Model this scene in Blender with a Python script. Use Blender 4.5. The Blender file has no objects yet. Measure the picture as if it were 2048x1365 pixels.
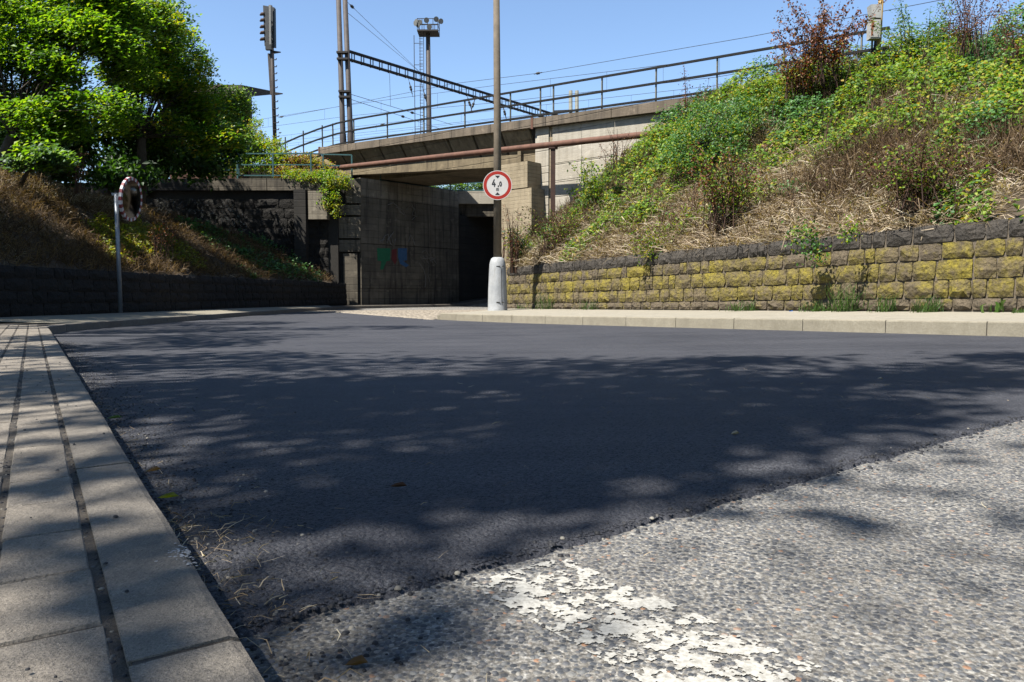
import bpy, math, random
import numpy as np
from mathutils import Vector, Matrix, noise as MN
random.seed(7)
RNG = np.random.default_rng(11)
SC = bpy.context.scene
COL = SC.collection
R_ = math.radians

# ------------------------------------------------------------------ camera, light, exposure
cam_d = bpy.data.cameras.new('camera'); cam = bpy.data.objects.new('camera', cam_d); COL.objects.link(cam)
PITCH = math.atan((682.5 - 590) / 1500.0); CAMZ = .475
cam.location = (0, 0, CAMZ); cam.rotation_euler = (math.pi / 2 - PITCH, 0, 0)
cam_d.sensor_width = 36; cam_d.lens = 1500 / 2048 * 36; cam_d.clip_start = .03; cam_d.clip_end = 3000
SC.camera = cam
SUN_EL, SUN_TX, SUN_TY = R_(57), .77, .64          # light travels towards (TX, TY) and down
w = bpy.data.worlds.new('World'); SC.world = w; w.use_nodes = True
wt = w.node_tree; bg = wt.nodes['Background']
sky = wt.nodes.new('ShaderNodeTexSky'); sky.sky_type = 'NISHITA'; sky.sun_disc = False
sky.sun_elevation = SUN_EL; sky.sun_rotation = math.atan2(-SUN_TX, -SUN_TY)
sky.altitude = 100; sky.air_density = 1.0; sky.dust_density = .15; sky.ozone_density = 3.0
wt.links.new(sky.outputs[0], bg.inputs[0]); bg.inputs[1].default_value = .073
sl = bpy.data.lights.new('sun', 'SUN'); sl.energy = 5.0; sl.angle = R_(.55); sl.color = (1, .95, .86)
so = bpy.data.objects.new('sun', sl); COL.objects.link(so)
so.rotation_euler = Vector((-SUN_TX * math.cos(SUN_EL), -SUN_TY * math.cos(SUN_EL), math.sin(SUN_EL))).to_track_quat('Z', 'Y').to_euler()
SC.view_settings.view_transform = 'Standard'; SC.view_settings.look = 'None'
SC.view_settings.exposure = 1.6; SC.view_settings.gamma = 1

# ------------------------------------------------------------------ helpers
_c, _s = math.cos(PITCH), math.sin(PITCH)
def at(px, py, Y):
    """world point seen at a pixel of the photograph at forward distance Y"""
    dx = (px - 1024) / 1500; dy = (682.5 - py) / 1500; t = Y / (_c + dy * _s)
    return Vector((dx * t, Y, CAMZ + t * (dy * _c - _s)))
U = Vector((.7396, -.6730, 0)); V = Vector((.6730, .7396, 0)); DO = Vector((0, 27.46, 0))
def dk(a, b, z): return DO + U * a + V * b + Vector((0, 0, z))       # bridge frame: a along, b across
def zrail(a): return 6.75 - .054 * a
def atline(px, py, b=0):
    """point on the vertical plane parallel to the deck, b metres behind its edge"""
    K = 27.46 + b * (.7396 + .673 * .91)
    dx = (px - 1024) / 1500; dy = (682.5 - py) / 1500; t = K / (_c + dy * _s + .91 * dx)
    return Vector((dx * t, t * (_c + dy * _s), CAMZ + t * (dy * _c - _s)))
def lerp(a, b, t): return a + (b - a) * t
def n3(x, y, z=0., s=1.): return MN.noise(Vector((x * s, y * s, z * s)))

WO = {}
def link(o, parent=None, world=None):
    COL.objects.link(o)
    world = Vector(world if world is not None else (0, 0, 0)); WO[o.name] = world
    if parent is not None:
        o.parent = parent; o.location = world - WO[parent.name]
    else: o.location = world
    return o
def tag(o, label=None, cat=None, group=None, kind=None):
    if label: o['label'] = label
    if cat: o['category'] = cat
    if group: o['group'] = group
    if kind: o['kind'] = kind
    return o
def thing(name, loc, label, cat, group=None):
    return tag(link(bpy.data.objects.new(name, None), None, loc), label, cat, group)

class MB:
    def __init__(s): s.v = []; s.f = []
    def quad(s, *p):
        n = len(s.v); s.v += [tuple(q) for q in p]; s.f.append(tuple(range(n, n + len(p)))); return s
    def box(s, c, size, ax=None):
        c = Vector(c); ax = ax or (Vector((1, 0, 0)), Vector((0, 1, 0)), Vector((0, 0, 1)))
        h = [ax[i] * size[i] / 2 for i in range(3)]; n = len(s.v)
        for k in (-1, 1):
            for i, j in ((-1, -1), (1, -1), (1, 1), (-1, 1)): s.v.append(tuple(c + h[0] * i + h[1] * j + h[2] * k))
        for f in ((3, 2, 1, 0), (4, 5, 6, 7), (0, 1, 5, 4), (1, 2, 6, 5), (2, 3, 7, 6), (3, 0, 4, 7)): s.f.append(tuple(n + i for i in f))
        return s
    def hexa(s, b4, t4):
        n = len(s.v); s.v += [tuple(q) for q in b4] + [tuple(q) for q in t4]
        for f in ((3, 2, 1, 0), (4, 5, 6, 7), (0, 1, 5, 4), (1, 2, 6, 5), (2, 3, 7, 6), (3, 0, 4, 7)): s.f.append(tuple(n + i for i in f))
        return s
    def bar(s, a, b, w, h=None, up=Vector((0, 0, 1))):
        a = Vector(a); b = Vector(b); d = (b - a); L = d.length; d.normalize(); h = h or w
        if abs(d.dot(up)) > .98: up = Vector((0, 1, 0))
        x = d.cross(up).normalized(); y = x.cross(d)
        return s.box((a + b) / 2, (L, w, h), (d, x, y))
    def tube(s, pts, r, n=8, caps=True):
        pts = [Vector(p) for p in pts]; r = r if isinstance(r, (list, tuple)) else [r] * len(pts); base = len(s.v)
        for i, p in enumerate(pts):
            d = (pts[min(i + 1, len(pts) - 1)] - pts[max(i - 1, 0)]).normalized()
            up = Vector((0, 0, 1)) if abs(d.z) < .95 else Vector((1, 0, 0))
            x = d.cross(up).normalized(); y = x.cross(d)
            for k in range(n):
                t = 2 * math.pi * k / n; s.v.append(tuple(p + x * math.cos(t) * r[i] + y * math.sin(t) * r[i]))
        for i in range(len(pts) - 1):
            for k in range(n):
                a = base + i * n + k; b = base + i * n + (k + 1) % n; s.f.append((a, a + n, b + n, b))
        if caps:
            s.f.append(tuple(base + k for k in range(n))); s.f.append(tuple(base + (len(pts) - 1) * n + k for k in reversed(range(n))))
        return s
    def build(s, name, mat, parent=None, kind=None, smooth=False, org=None):
        if org is None:
            a = np.array(s.v); lo = a.min(0); hi = a.max(0); org = ((lo[0] + hi[0]) / 2, (lo[1] + hi[1]) / 2, lo[2])
        org = Vector(org)
        me = bpy.data.meshes.new(name); me.from_pydata([tuple(Vector(p) - org) for p in s.v], [], s.f)
        me.materials.append(mat)
        if smooth: me.polygons.foreach_set('use_smooth', [True] * len(me.polygons))
        me.update()
        o = bpy.data.objects.new(name, me); link(o, parent, org)
        if kind: o['kind'] = kind
        return o

def np_mesh(name, verts, quads, mat, parent=None, kind=None, smooth=False):
    verts = np.asarray(verts, dtype=np.float32); quads = np.asarray(quads, dtype=np.int32)
    org = Vector((float(verts[:, 0].mean()), float(verts[:, 1].mean()), float(verts[:, 2].min())))
    verts = verts - np.array(org, dtype=np.float32)
    me = bpy.data.meshes.new(name); k = quads.shape[1]
    me.vertices.add(len(verts)); me.vertices.foreach_set('co', verts.ravel())
    me.loops.add(quads.size); me.loops.foreach_set('vertex_index', quads.ravel())
    me.polygons.add(len(quads)); me.polygons.foreach_set('loop_start', np.arange(0, quads.size, k, dtype=np.int32))
    me.polygons.foreach_set('loop_total', np.full(len(quads), k, dtype=np.int32))
    if smooth: me.polygons.foreach_set('use_smooth', np.ones(len(quads), dtype=bool))
    me.materials.append(mat); me.update(calc_edges=True); me.validate()
    o = bpy.data.objects.new(name, me); link(o, parent, org)
    if kind: o['kind'] = kind
    return o

# ------------------------------------------------------------------ materials
class NT:
    def __init__(s, name):
        s.m = bpy.data.materials.new(name); s.m.use_nodes = True; s.t = s.m.node_tree; s.b = s.t.nodes['Principled BSDF']
        s.g = s.t.nodes.new('ShaderNodeNewGeometry'); s.P = s.g.outputs['Position']
        s.b.inputs['Specular IOR Level'].default_value = .3
    def n(s, t, **k):
        nd = s.t.nodes.new(t)
        for a, v in k.items(): setattr(nd, a, v)
        return nd
    def l(s, a, b): s.t.links.new(a, b)
    def map(s, scale=(1, 1, 1), rot=0, loc=(0, 0, 0)):
        m = s.n('ShaderNodeMapping'); m.inputs['Scale'].default_value = scale; m.inputs['Rotation'].default_value = (0, 0, rot); m.inputs['Location'].default_value = loc
        s.l(s.P, m.inputs[0]); return m.outputs[0]
    def noise(s, scale, detail=5, rough=.6, vec=None, out='Fac'):
        a = s.n('ShaderNodeTexNoise'); a.inputs['Scale'].default_value = scale; a.inputs['Detail'].default_value = detail; a.inputs['Roughness'].default_value = rough
        s.l(vec if vec is not None else s.P, a.inputs['Vector']); return a.outputs[out]
    def vor(s, scale, feature='F1', vec=None, out='Distance'):
        a = s.n('ShaderNodeTexVoronoi', feature=feature); a.inputs['Scale'].default_value = scale
        s.l(vec if vec is not None else s.P, a.inputs['Vector']); return a.outputs[out]
    def ramp(s, fac, stops, interp='LINEAR'):
        r = s.n('ShaderNodeValToRGB'); r.color_ramp.interpolation = interp; e = r.color_ramp.elements
        while len(e) < len(stops): e.new(.5)
        for i, (p, c) in enumerate(stops):
            e[i].position = p; e[i].color = (*(c if isinstance(c, tuple) else (c, c, c)), 1)
        s.l(fac, r.inputs[0]); return r.outputs[0]
    def mix(s, f, a, b, mode='MIX'):
        m = s.n('ShaderNodeMix', data_type='RGBA', blend_type=mode)
        for sock, v in ((m.inputs[0], f), (m.inputs[6], a), (m.inputs[7], b)):
            if isinstance(v, (int, float)): sock.default_value = v
            elif isinstance(v, tuple): sock.default_value = (*v, 1)
            else: s.l(v, sock)
        return m.outputs[2]
    def math(s, op, a, b=0.):
        m = s.n('ShaderNodeMath', operation=op)
        for i, v in enumerate((a, b)):
            if isinstance(v, (int, float)): m.inputs[i].default_value = v
            else: s.l(v, m.inputs[i])
        return m.outputs[0]
    def col(s, c, k=.535):
        if isinstance(c, tuple): s.b.inputs['Base Color'].default_value = (*[x * k for x in c], 1)
        else: s.l(s.mix(1., c, (k, k, k), 'MULTIPLY'), s.b.inputs['Base Color'])
    def rough(s, v):
        if isinstance(v, (int, float)): s.b.inputs['Roughness'].default_value = v
        else: s.l(v, s.b.inputs['Roughness'])
    def bump(s, h, dist, strength=1.):
        b = s.n('ShaderNodeBump'); b.inputs['Strength'].default_value = strength; b.inputs['Distance'].default_value = dist
        s.l(h, b.inputs['Height'])
        if s.b.inputs['Normal'].links: s.l(s.b.inputs['Normal'].links[0].from_socket, b.inputs['Normal'])
        s.l(b.outputs[0], s.b.inputs['Normal'])
    def orand(s): return s.n('ShaderNodeObjectInfo').outputs['Random']
    def xyz(s, sock=None):
        x = s.n('ShaderNodeSeparateXYZ'); s.l(sock if sock is not None else s.P, x.inputs[0]); return x.outputs

M = {}
def rgbm(name, c1, c2, scale=6, bump=.003, bscale=40, rough=.85, metal=0, spec=.3):
    t = NT(name); n = t.noise(scale); t.col(t.ramp(n, [(.3, c1), (.7, c2)])); t.rough(rough)
    if bump: t.bump(t.noise(bscale, 4), bump)
    t.b.inputs['Metallic'].default_value = metal; t.b.inputs['Specular IOR Level'].default_value = spec
    M[name] = t.m; return t
# fresh asphalt: dark bitumen, coarse crushed grains, faint blue sky sheen
t = NT('asphalt_fresh')
v = t.vor(105); v2 = t.vor(260); big = t.noise(.9, 4); rc = t.vor(105, out='Color'); fine = t.noise(340, 3, .8)
g = t.ramp(t.xyz(rc)[0], [(0, (.016, .016, .020)), (.6, (.028, .028, .033)), (1, (.050, .051, .057))])
g = t.mix(t.ramp(v, [(.45, 0.), (.75, .8)]), g, (.006, .006, .009)); g = t.mix(t.ramp(fine, [(.52, 0.), (.64, .8)]), g, (.125, .128, .14))
g = t.mix(t.ramp(t.vor(34), [(.03, .9), (.045, 0.)]), g, (.30, .28, .25))
roll = t.noise(1.3, 5, .7, t.map((.12, 2.2, 1), -.6))
g = t.mix(t.ramp(roll, [(.42, .42), (.62, 0.)]), g, (.012, .013, .018)); t.col(t.mix(t.ramp(big, [(.35, .0), (.7, .3)]), g, (.058, .06, .07)), 1.02)
t.rough(t.ramp(big, [(.3, .62), (.7, .78)])); t.b.inputs['Specular IOR Level'].default_value = .22
t.bump(t.math('SUBTRACT', 1., v), .006); t.bump(fine, .0016); t.bump(t.noise(60, 5, .8), .005)
M['asphalt_fresh'] = t.m
# old worn asphalt: sandy matrix with set stones
t = NT('asphalt_worn')
vd = t.vor(92); vc = t.xyz(t.vor(92, out='Color'))
mat_ = t.ramp(t.noise(160, 5), [(.3, (.11, .10, .088)), (.48, (.24, .225, .20)), (.6, (.42, .40, .365)), (.7, (.70, .68, .64))])
stone = t.ramp(vc[0], [(0, (.05, .055, .065)), (.55, (.10, .11, .125)), (.8, (.17, .175, .18)), (.93, (.5, .48, .44)), (.985, (.42, .24, .15))])
m_ = t.ramp(t.math('ADD', vd, t.math('MULTIPLY', vc[1], .18)), [(.46, 1.), (.56, 0.)])
c_ = t.mix(m_, mat_, stone)
dirt = t.noise(2.2, 5)
kx = t.xyz()                                     # tar and dirt swept against the kerb
dk_ = t.math('ADD', t.math('MULTIPLY', kx[0], .845), t.math('MULTIPLY', kx[1], .54))
edge = t.ramp(t.math('ADD', dk_, t.math('MULTIPLY', t.noise(7, 5), .5)), [(.36, 1.), (.82, 0.)])
c_ = t.mix(t.math('MULTIPLY', edge, .82), c_, (.055, .05, .045))
c_ = t.mix(t.ramp(dirt, [(.45, 0.), (.75, .5)]), c_, (.12, .11, .10))
t.col(c_); t.rough(.85); t.bump(t.math('SUBTRACT', 1., vd), .006); t.bump(t.noise(260, 4, .8), .003)
M['asphalt_worn'] = t.m
t = NT('pebble_stone')
ri = t.g.outputs['Random Per Island']
t.col(t.mix(t.ramp(t.noise(300, 3), [(.3, .0), (.8, .35)]), t.ramp(ri, [(0, (.045, .05, .06)), (.5, (.085, .09, .105)), (.84, (.14, .145, .15)), (.96, (.28, .265, .24)), (1, (.22, .17, .13))]), (.3, .28, .25)))
t.rough(.6); t.bump(t.noise(400, 3), .001); M['pebble_stone'] = t.m
t = NT('tar_crumb'); t.col(t.ramp(t.g.outputs['Random Per Island'], [(0, (.012, .012, .014)), (.9, (.03, .03, .035)), (.985, (.28, .26, .22))])); t.rough(.7); M['tar_crumb'] = t.m
t = NT('road_paint'); n = t.noise(130, 4); t.col(t.ramp(n, [(.3, (.32, .305, .27)), (.6, (.52, .505, .46))])); t.rough(.7); t.bump(t.noise(200, 4), .001)
M['road_paint'] = t.m
# paving and kerbs
def concrete(name, c1, c2, speck=.35, bump=.0012, fine=420):
    t = NT(name); n = t.noise(9, 6); f = t.noise(fine, 3, .7); r = t.orand()
    c = t.ramp(n, [(.3, c1), (.7, c2)]); c = t.mix(t.ramp(t.noise(55, 5, .8), [(.4, .45), (.6, 0.)]), c, tuple(x * .6 for x in c1))
    c = t.mix(t.ramp(f, [(.35, speck), (.5, 0.)]), c, tuple(x * .45 for x in c1))
    c = t.mix(t.ramp(f, [(.6, 0.), (.75, speck)]), c, tuple(min(1, x * 1.7) for x in c2))
    c = t.mix(t.ramp(r, [(0, .0), (1, .28)]), c, tuple(x * .62 for x in c1))
    st = t.noise(2.3, 6); c = t.mix(t.ramp(st, [(.5, 0.), (.75, .4)]), c, tuple(x * .5 for x in c1))
    t.col(c); t.rough(.85); t.bump(f, bump); t.bump(t.noise(40, 5), bump * 2.5); M[name] = t.m; return t
concrete('paver_concrete', (.23, .20, .165), (.40, .35, .29), .7, .003, 300)
concrete('kerb_concrete', (.22, .195, .165), (.38, .335, .28), .7, .003, 300)
concrete('kerb_pale', (.315, .28, .21), (.42, .38, .295), .25)
concrete('pavement_pale', (.36, .325, .255), (.48, .44, .355), .3, .003, 90)
rgbm('joint_dirt', (.025, .022, .02), (.12, .10, .078), 30, .006, 120)
rgbm('sett_stone', (.22, .19, .15), (.36, .31, .25), 5, .004, 60)
rgbm('chalk_scrape', (.30, .29, .28), (.5, .5, .5), 60, .002, 200)
rgbm('crack_tar', (.02, .02, .02), (.05, .045, .04), 30, .002, 200)
# concrete with board marks, stains and streaks
def boarded(name, c1, c2, board=.16, streak=.5, dark=(.08, .07, .055)):
    t = NT(name); z = t.xyz()[2]
    n = t.noise(1.2, 6); c = t.ramp(n, [(.3, c1), (.7, c2)])
    fz = t.math('MULTIPLY', z, 1 / board); bid = t.math('FLOOR', fz); fr = t.math('FRACT', fz)
    wn = t.n('ShaderNodeTexWhiteNoise', noise_dimensions='1D'); t.l(bid, wn.inputs['W'])
    c = t.mix(t.math('MULTIPLY', wn.outputs[0], .28), c, tuple(x * .62 for x in c1))
    gr = t.noise(3, 5, .7, t.map((1, 1, 14))); c = t.mix(t.ramp(gr, [(.45, 0.), (.7, .35)]), c, tuple(x * .6 for x in c1))
    sk = t.noise(2.6, 4, .65, t.map((2.2, 2.2, .14))); c = t.mix(t.ramp(sk, [(.48, 0.), (.72, streak)]), c, dark)
    c = t.mix(t.ramp(t.noise(3.3, 6), [(.58, 0.), (.72, .5)]), c, tuple(min(1, x * 1.35) for x in c2))
    ln = t.ramp(fr, [(0, 0.), (.05, 1.), (.95, 1.), (1, 0.)])
    c = t.mix(t.math('MULTIPLY', t.math('SUBTRACT', 1., ln), t.ramp(t.noise(2, 3), [(.35, 0.), (.6, .75)])), c, tuple(x * .35 for x in c1))
    pits = t.vor(9); c = t.mix(t.ramp(pits, [(.05, .8), (.1, 0.)]), c, (.06, .05, .04))
    t.col(c); t.rough(.9); t.bump(ln, .012); t.bump(gr, .008); t.bump(t.noise(30, 5), .004); M[name] = t.m; return t
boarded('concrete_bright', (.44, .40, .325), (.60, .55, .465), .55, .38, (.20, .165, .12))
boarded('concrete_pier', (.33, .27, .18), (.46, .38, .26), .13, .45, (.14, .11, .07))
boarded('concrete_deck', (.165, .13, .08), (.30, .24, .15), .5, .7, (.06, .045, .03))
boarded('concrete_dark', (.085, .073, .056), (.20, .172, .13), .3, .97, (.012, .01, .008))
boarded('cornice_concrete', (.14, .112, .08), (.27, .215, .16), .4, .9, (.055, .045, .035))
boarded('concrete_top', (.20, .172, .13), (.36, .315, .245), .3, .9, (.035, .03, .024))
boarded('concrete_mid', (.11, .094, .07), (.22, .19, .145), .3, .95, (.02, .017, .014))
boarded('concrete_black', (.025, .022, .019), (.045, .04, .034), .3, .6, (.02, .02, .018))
# rough-faced stone
def stone_mat(name, base1, base2, moss=None, thr=.5):
    t = NT(name); r = t.orand()
    c = t.ramp(t.noise(6, 6), [(.3, base1), (.7, base2)])
    c = t.mix(t.ramp(r, [(0, 0.), (1, .35)]), c, tuple(x * .55 for x in base1))
    c = t.mix(t.ramp(t.noise(60, 5, .7), [(.35, .6), (.5, 0.)]), c, tuple(x * .35 for x in base1))
    if moss:
        mz = t.math('ADD', t.math('MULTIPLY', t.noise(1.7, 3), .50), t.math('MULTIPLY', t.noise(9, 7, .75), .52))
        mz = t.math('ADD', mz, t.math('MULTIPLY', r, .07))
        c = t.mix(t.ramp(mz, [(thr, 0.), (thr + .16, .9)]), c, t.ramp(t.noise(31, 5, .8), [(.3, (.085, .07, .018)), (.5, (.27, .22, .026)), (.75, (.52, .41, .05))]))
        li = t.noise(5, 7, .75, t.map(loc=(7, 3, 1))); c = t.mix(t.ramp(li, [(.66, 0.), (.70, .75)]), c, (.38, .37, .30))
    t.col(c); t.rough(.92); t.bump(t.noise(11, 7, .65), .05); t.bump(t.noise(70, 5, .7), .012); t.bump(t.vor(22), .015)
    M[name] = t.m
stone_mat('sandstone_mossy', (.12, .095, .055), (.22, .17, .10), True, .485)
stone_mat('sandstone_plain', (.12, .095, .064), (.21, .165, .11), True, .56)
stone_mat('sandstone_dark', (.06, .053, .046), (.125, .108, .09), True, .66)
stone_mat('shade_darkened_stone', (.012, .0105, .009), (.03, .026, .022))  # stone colour lowered to near black to carry the deep shade on the left walls
rgbm('mortar', (.11, .09, .065), (.19, .155, .115), 12, .006, 60)
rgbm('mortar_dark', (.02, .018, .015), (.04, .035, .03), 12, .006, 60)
t = rgbm('lime_crust', (.09, .09, .08), (.17, .17, .155), 9, .01, 30)
al = t.ramp(t.noise(6, 7, .8), [(.53, 0.), (.62, .9)]); t.l(al, t.b.inputs['Alpha'])
# metals and paint
rgbm('rail_steel', (.012, .013, .014), (.022, .022, .022), 20, .001, 80, .8, 0, .15)
rgbm('post_grey', (.14, .145, .12), (.23, .23, .19), 9, .001, 80, .6)
rgbm('teal_paint', (.025, .085, .09), (.045, .13, .135), 14, .001, 80, .5)
rgbm('rust_pipe', (.11, .05, .032), (.19, .09, .058), 5, .003, 50, .75)
rgbm('rust_dark', (.045, .024, .018), (.08, .04, .028), 7, .003, 50, .8)
rgbm('mast_brown', (.05, .042, .04), (.09, .075, .07), 6, .002, 50, .7)
rgbm('truss_steel', (.018, .015, .015), (.035, .03, .028), 10, .001, 80, .7)
rgbm('signal_black', (.02, .022, .025), (.045, .047, .05), 10, .001, 80, .55)
rgbm('galvanised', (.22, .25, .29), (.34, .37, .41), 18, .001, 90, .45, .5)
rgbm('wire_dark', (.03, .03, .032), (.05, .05, .05), 8, 0, 8, .5)
rgbm('lamp_grey', (.2, .2, .19), (.3, .3, .28), 8, .001, 80, .5)
rgbm('cabinet_grey', (.42, .41, .38), (.56, .55, .51), 5, .001, 60, .5)
rgbm('cabinet_rust', (.22, .07, .03), (.38, .15, .06), 20, .002, 60, .8)
rgbm('post_yellow', (.36, .22, .06), (.5, .33, .1), 5, .002, 60, .6)
rgbm('yellow_paint', (.6, .42, .03), (.7, .5, .05), 9, .001, 60, .5)
rgbm('column_concrete', (.135, .11, .08), (.21, .17, .125), 7, .003, 70, .85)
t = NT('base_paint'); c = t.ramp(t.noise(4, 6), [(.3, (.33, .345, .36)), (.7, (.50, .51, .52))]); c = t.mix(t.ramp(t.noise(3, 5, .7, t.map((4, 4, .6))), [(.5, 0.), (.75, .5)]), c, (.2, .18, .15))
t.col(c); t.rough(.6); t.bump(t.noise(25, 5), .004); M['base_paint'] = t.m
rgbm('sign_red', (.36, .022, .012), (.44, .03, .016), 3, 0, 8, .4)
rgbm('sign_white', (.60, .58, .55), (.70, .68, .66), 3, 0, 8, .4)
rgbm('sign_black', (.015, .015, .018), (.02, .02, .022), 3, 0, 8, .5)
rgbm('rim_white', (.55, .55, .58), (.68, .68, .7), 20, 0, 8, .5)
rgbm('rim_red', (.20, .03, .04), (.28, .04, .05), 20, 0, 8, .5)
t = NT('mirror_glass'); t.col((.10, .10, .11)); t.rough(.12); t.b.inputs['Metallic'].default_value = 1; M['mirror_glass'] = t.m
t = NT('lens_glass'); t.col((.55, .52, .45)); t.rough(.35); M['lens_glass'] = t.m
rgbm('hut_boards', (.07, .03, .02), (.13, .06, .04), 5, .003, 40, .8)
rgbm('hut_roof', (.05, .038, .03), (.09, .07, .055), 5, .003, 40, .8)
rgbm('graffiti_green', (.015, .13, .06), (.02, .17, .08), 8, .001, 80)
rgbm('graffiti_blue', (.03, .09, .2), (.05, .13, .26), 8, .001, 80)
rgbm('graffiti_red', (.12, .02, .02), (.17, .03, .03), 8, .001, 80)
rgbm('graffiti_white', (.18, .17, .16), (.26, .25, .23), 8, .001, 80)
rgbm('blue_plastic', (.02, .12, .4), (.03, .15, .5), 8, .001, 80)
# soils
t = NT('slope_soil'); n = t.noise(2.5, 7, .7); f = t.noise(26, 6, .75)
c = t.ramp(n, [(.3, (.07, .05, .033)), (.7, (.15, .115, .078))]); c = t.mix(t.ramp(f, [(.5, 0.), (.7, .6)]), c, (.26, .21, .145))
t.col(c); t.rough(1); t.bump(f, .05); M['slope_soil'] = t.m
rgbm('ground_soil', (.10, .08, .05), (.16, .13, .09), .3, .02, 6)
rgbm('dry_grass_ground', (.16, .125, .06), (.28, .22, .10), 3, .02, 30)
rgbm('ballast', (.12, .105, .09), (.2, .18, .16), 20, .03, 30)
rgbm('bark', (.045, .034, .025), (.09, .07, .05), 9, .01, 40)
# leaves
def leafm(name, stops, trans=.35, rough=.5, spec=.4):
    t = NT(name); ri = t.g.outputs['Random Per Island']; c = t.ramp(ri, stops)
    c = t.mix(t.ramp(t.noise(.9, 3), [(.35, .45), (.6, 0.)]), c, t.mix(1., c, (.62, .66, .55), 'MULTIPLY'))
    t.col(c); t.rough(rough); t.b.inputs['Specular IOR Level'].default_value = spec
    tr = t.n('ShaderNodeBsdfTranslucent'); t.l(t.mix(1., c, (.95, .88, .30), 'MULTIPLY'), tr.inputs[0])
    mx = t.n('ShaderNodeMixShader'); mx.inputs[0].default_value = trans
    t.l(t.b.outputs[0], mx.inputs[1]); t.l(tr.outputs[0], mx.inputs[2]); t.l(mx.outputs[0], t.t.nodes['Material Output'].inputs[0]); M[name] = t.m
leafm('leaf_maple', [(0, (.07, .17, .010)), (.4, (.13, .30, .014)), (.8, (.26, .46, .025)), (1, (.40, .53, .04))], .5)
leafm('leaf_deep', [(0, (.015, .05, .012)), (.5, (.035, .11, .018)), (1, (.09, .21, .02))], .4)
leafm('leaf_bluish', [(0, (.05, .11, .06)), (.5, (.08, .17, .08)), (1, (.12, .22, .10))], .35)
leafm('leaf_bramble', [(0, (.04, .11, .012)), (.3, (.09, .21, .018)), (.65, (.20, .35, .03)), (.88, (.38, .46, .04)), (1, (.46, .28, .04))], .38, .55, .25)
leafm('leaf_glossy', [(0, (.018, .065, .02)), (.5, (.055, .18, .035)), (1, (.16, .33, .08))], .28, .5, .3)
leafm('leaf_lime', [(0, (.16, .22, .012)), (.5, (.29, .35, .016)), (.85, (.43, .43, .03)), (1, (.42, .24, .04))], .48)
leafm('leaf_red', [(0, (.10, .025, .012)), (.5, (.26, .07, .025)), (.85, (.40, .16, .05)), (1, (.2, .17, .05))], .3)
leafm('leaf_brown', [(0, (.05, .022, .012)), (.6, (.11, .05, .025)), (1, (.2, .10, .05))], .2, .8, .2)
leafm('leaf_grass', [(0, (.05, .12, .02)), (.6, (.09, .19, .03)), (1, (.17, .26, .06))], .35)
leafm('straw_pale', [(0, (.20, .14, .09)), (.4, (.42, .32, .22)), (.8, (.62, .51, .38)), (1, (.78, .69, .55))], .2, .8, .2)
leafm('straw_brown', [(0, (.05, .03, .018)), (.5, (.12, .075, .042)), (1, (.24, .165, .09))], .2, .8, .2)
leafm('straw_orange', [(0, (.05, .03, .015)), (.5, (.12, .075, .038)), (1, (.30, .20, .10))], .3, .8, .2)
leafm('stem_brown', [(0, (.05, .028, .02)), (1, (.11, .06, .04))], .1, .8, .2)
leafm('stem_green', [(0, (.07, .10, .03)), (1, (.14, .17, .05))], .1, .7, .2)

# ------------------------------------------------------------------ ground heights
def Rz(x, y):
    sp = .35 * math.log1p(math.exp(max(min(x / .35, 40), -40)))
    yy = min(y, 15) + .25 * max(0, min(y - 15, 20)); z = .005 * x + .0155 * min(sp, 9) - .00423 * (yy - 1)
    return z
def tun(x, y):                       # the lane climbs inside the underpass
    q = x * .673 + (y - 27.46) * .7396; return .10 * max(0, min(q - 4.6, 9))
def grid_sheet(name, xs, ys, zf, mat, kind='structure', parent=None):
    v = [(x, y, zf(x, y)) for y in ys for x in xs]; nx = len(xs)
    q = [(j * nx + i, j * nx + i + 1, (j + 1) * nx + i + 1, (j + 1) * nx + i) for j in range(len(ys) - 1) for i in range(nx - 1)]
    return np_mesh(name, v, q, mat, parent, kind, True)

grid_sheet('ground', [-1500, -60, 0, 60, 1500], [-1500, -40, 20, 80, 1500], lambda x, y: -.62, M['ground_soil'])
grid_sheet('road', list(np.arange(-26, 26.1, .5)), list(np.arange(-14, 62, .5)), Rz, M['asphalt_worn'])

# kerb geometry: left line A + t*(-.54,.845)
KA = Vector((-.28, .76, 0)); KD = Vector((-.5385, .8426, 0)); KN = Vector((-.8426, -.5385, 0))   # KN points to the left pavement
def nearY(x):
    base = 1.29 + .745 * x
    if x < -.42: return .98 + (-.42 - x) * -0.2
    return base
# fresh asphalt layer, ragged near edge
xs = list(np.arange(-26, -.7, .5)) + list(np.arange(-.7, 2.4, .006)) + list(np.arange(2.4, 20, .1))
TH = .009
va = []; qa = []; rows = 16
def farY(x):
    if x < -5.7: return 24.2 + (-5.7 - x) * .6
    if x < -1.7: return 16.0 + (-1.7 - x) * 2.05
    return 16.0
for i, x in enumerate(xs):
    y0 = nearY(x) + .026 * n3(x, 0, 3, 9) + .012 * n3(x, 5, 0, 45) + .005 * n3(x, 9, 0, 170)
    y1 = farY(x)
    for j in range(rows):
        if j == 0: va.append((x, y0, Rz(x, y0) - .002)); continue
        f = (j - 1) / (rows - 2); y = y0 + .012 + (y1 - y0) * f ** 2.2
        va.append((x, y, Rz(x, y) + (TH * .75 if j == 1 else TH)))
nx = rows
for i in range(len(xs) - 1):
    for j in range(rows - 1): qa.append((i * nx + j, (i + 1) * nx + j, (i + 1) * nx + j + 1, i * nx + j + 1))
np_mesh('fresh_asphalt_surface', va, qa, M['asphalt_fresh'], None, 'structure', True)

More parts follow.
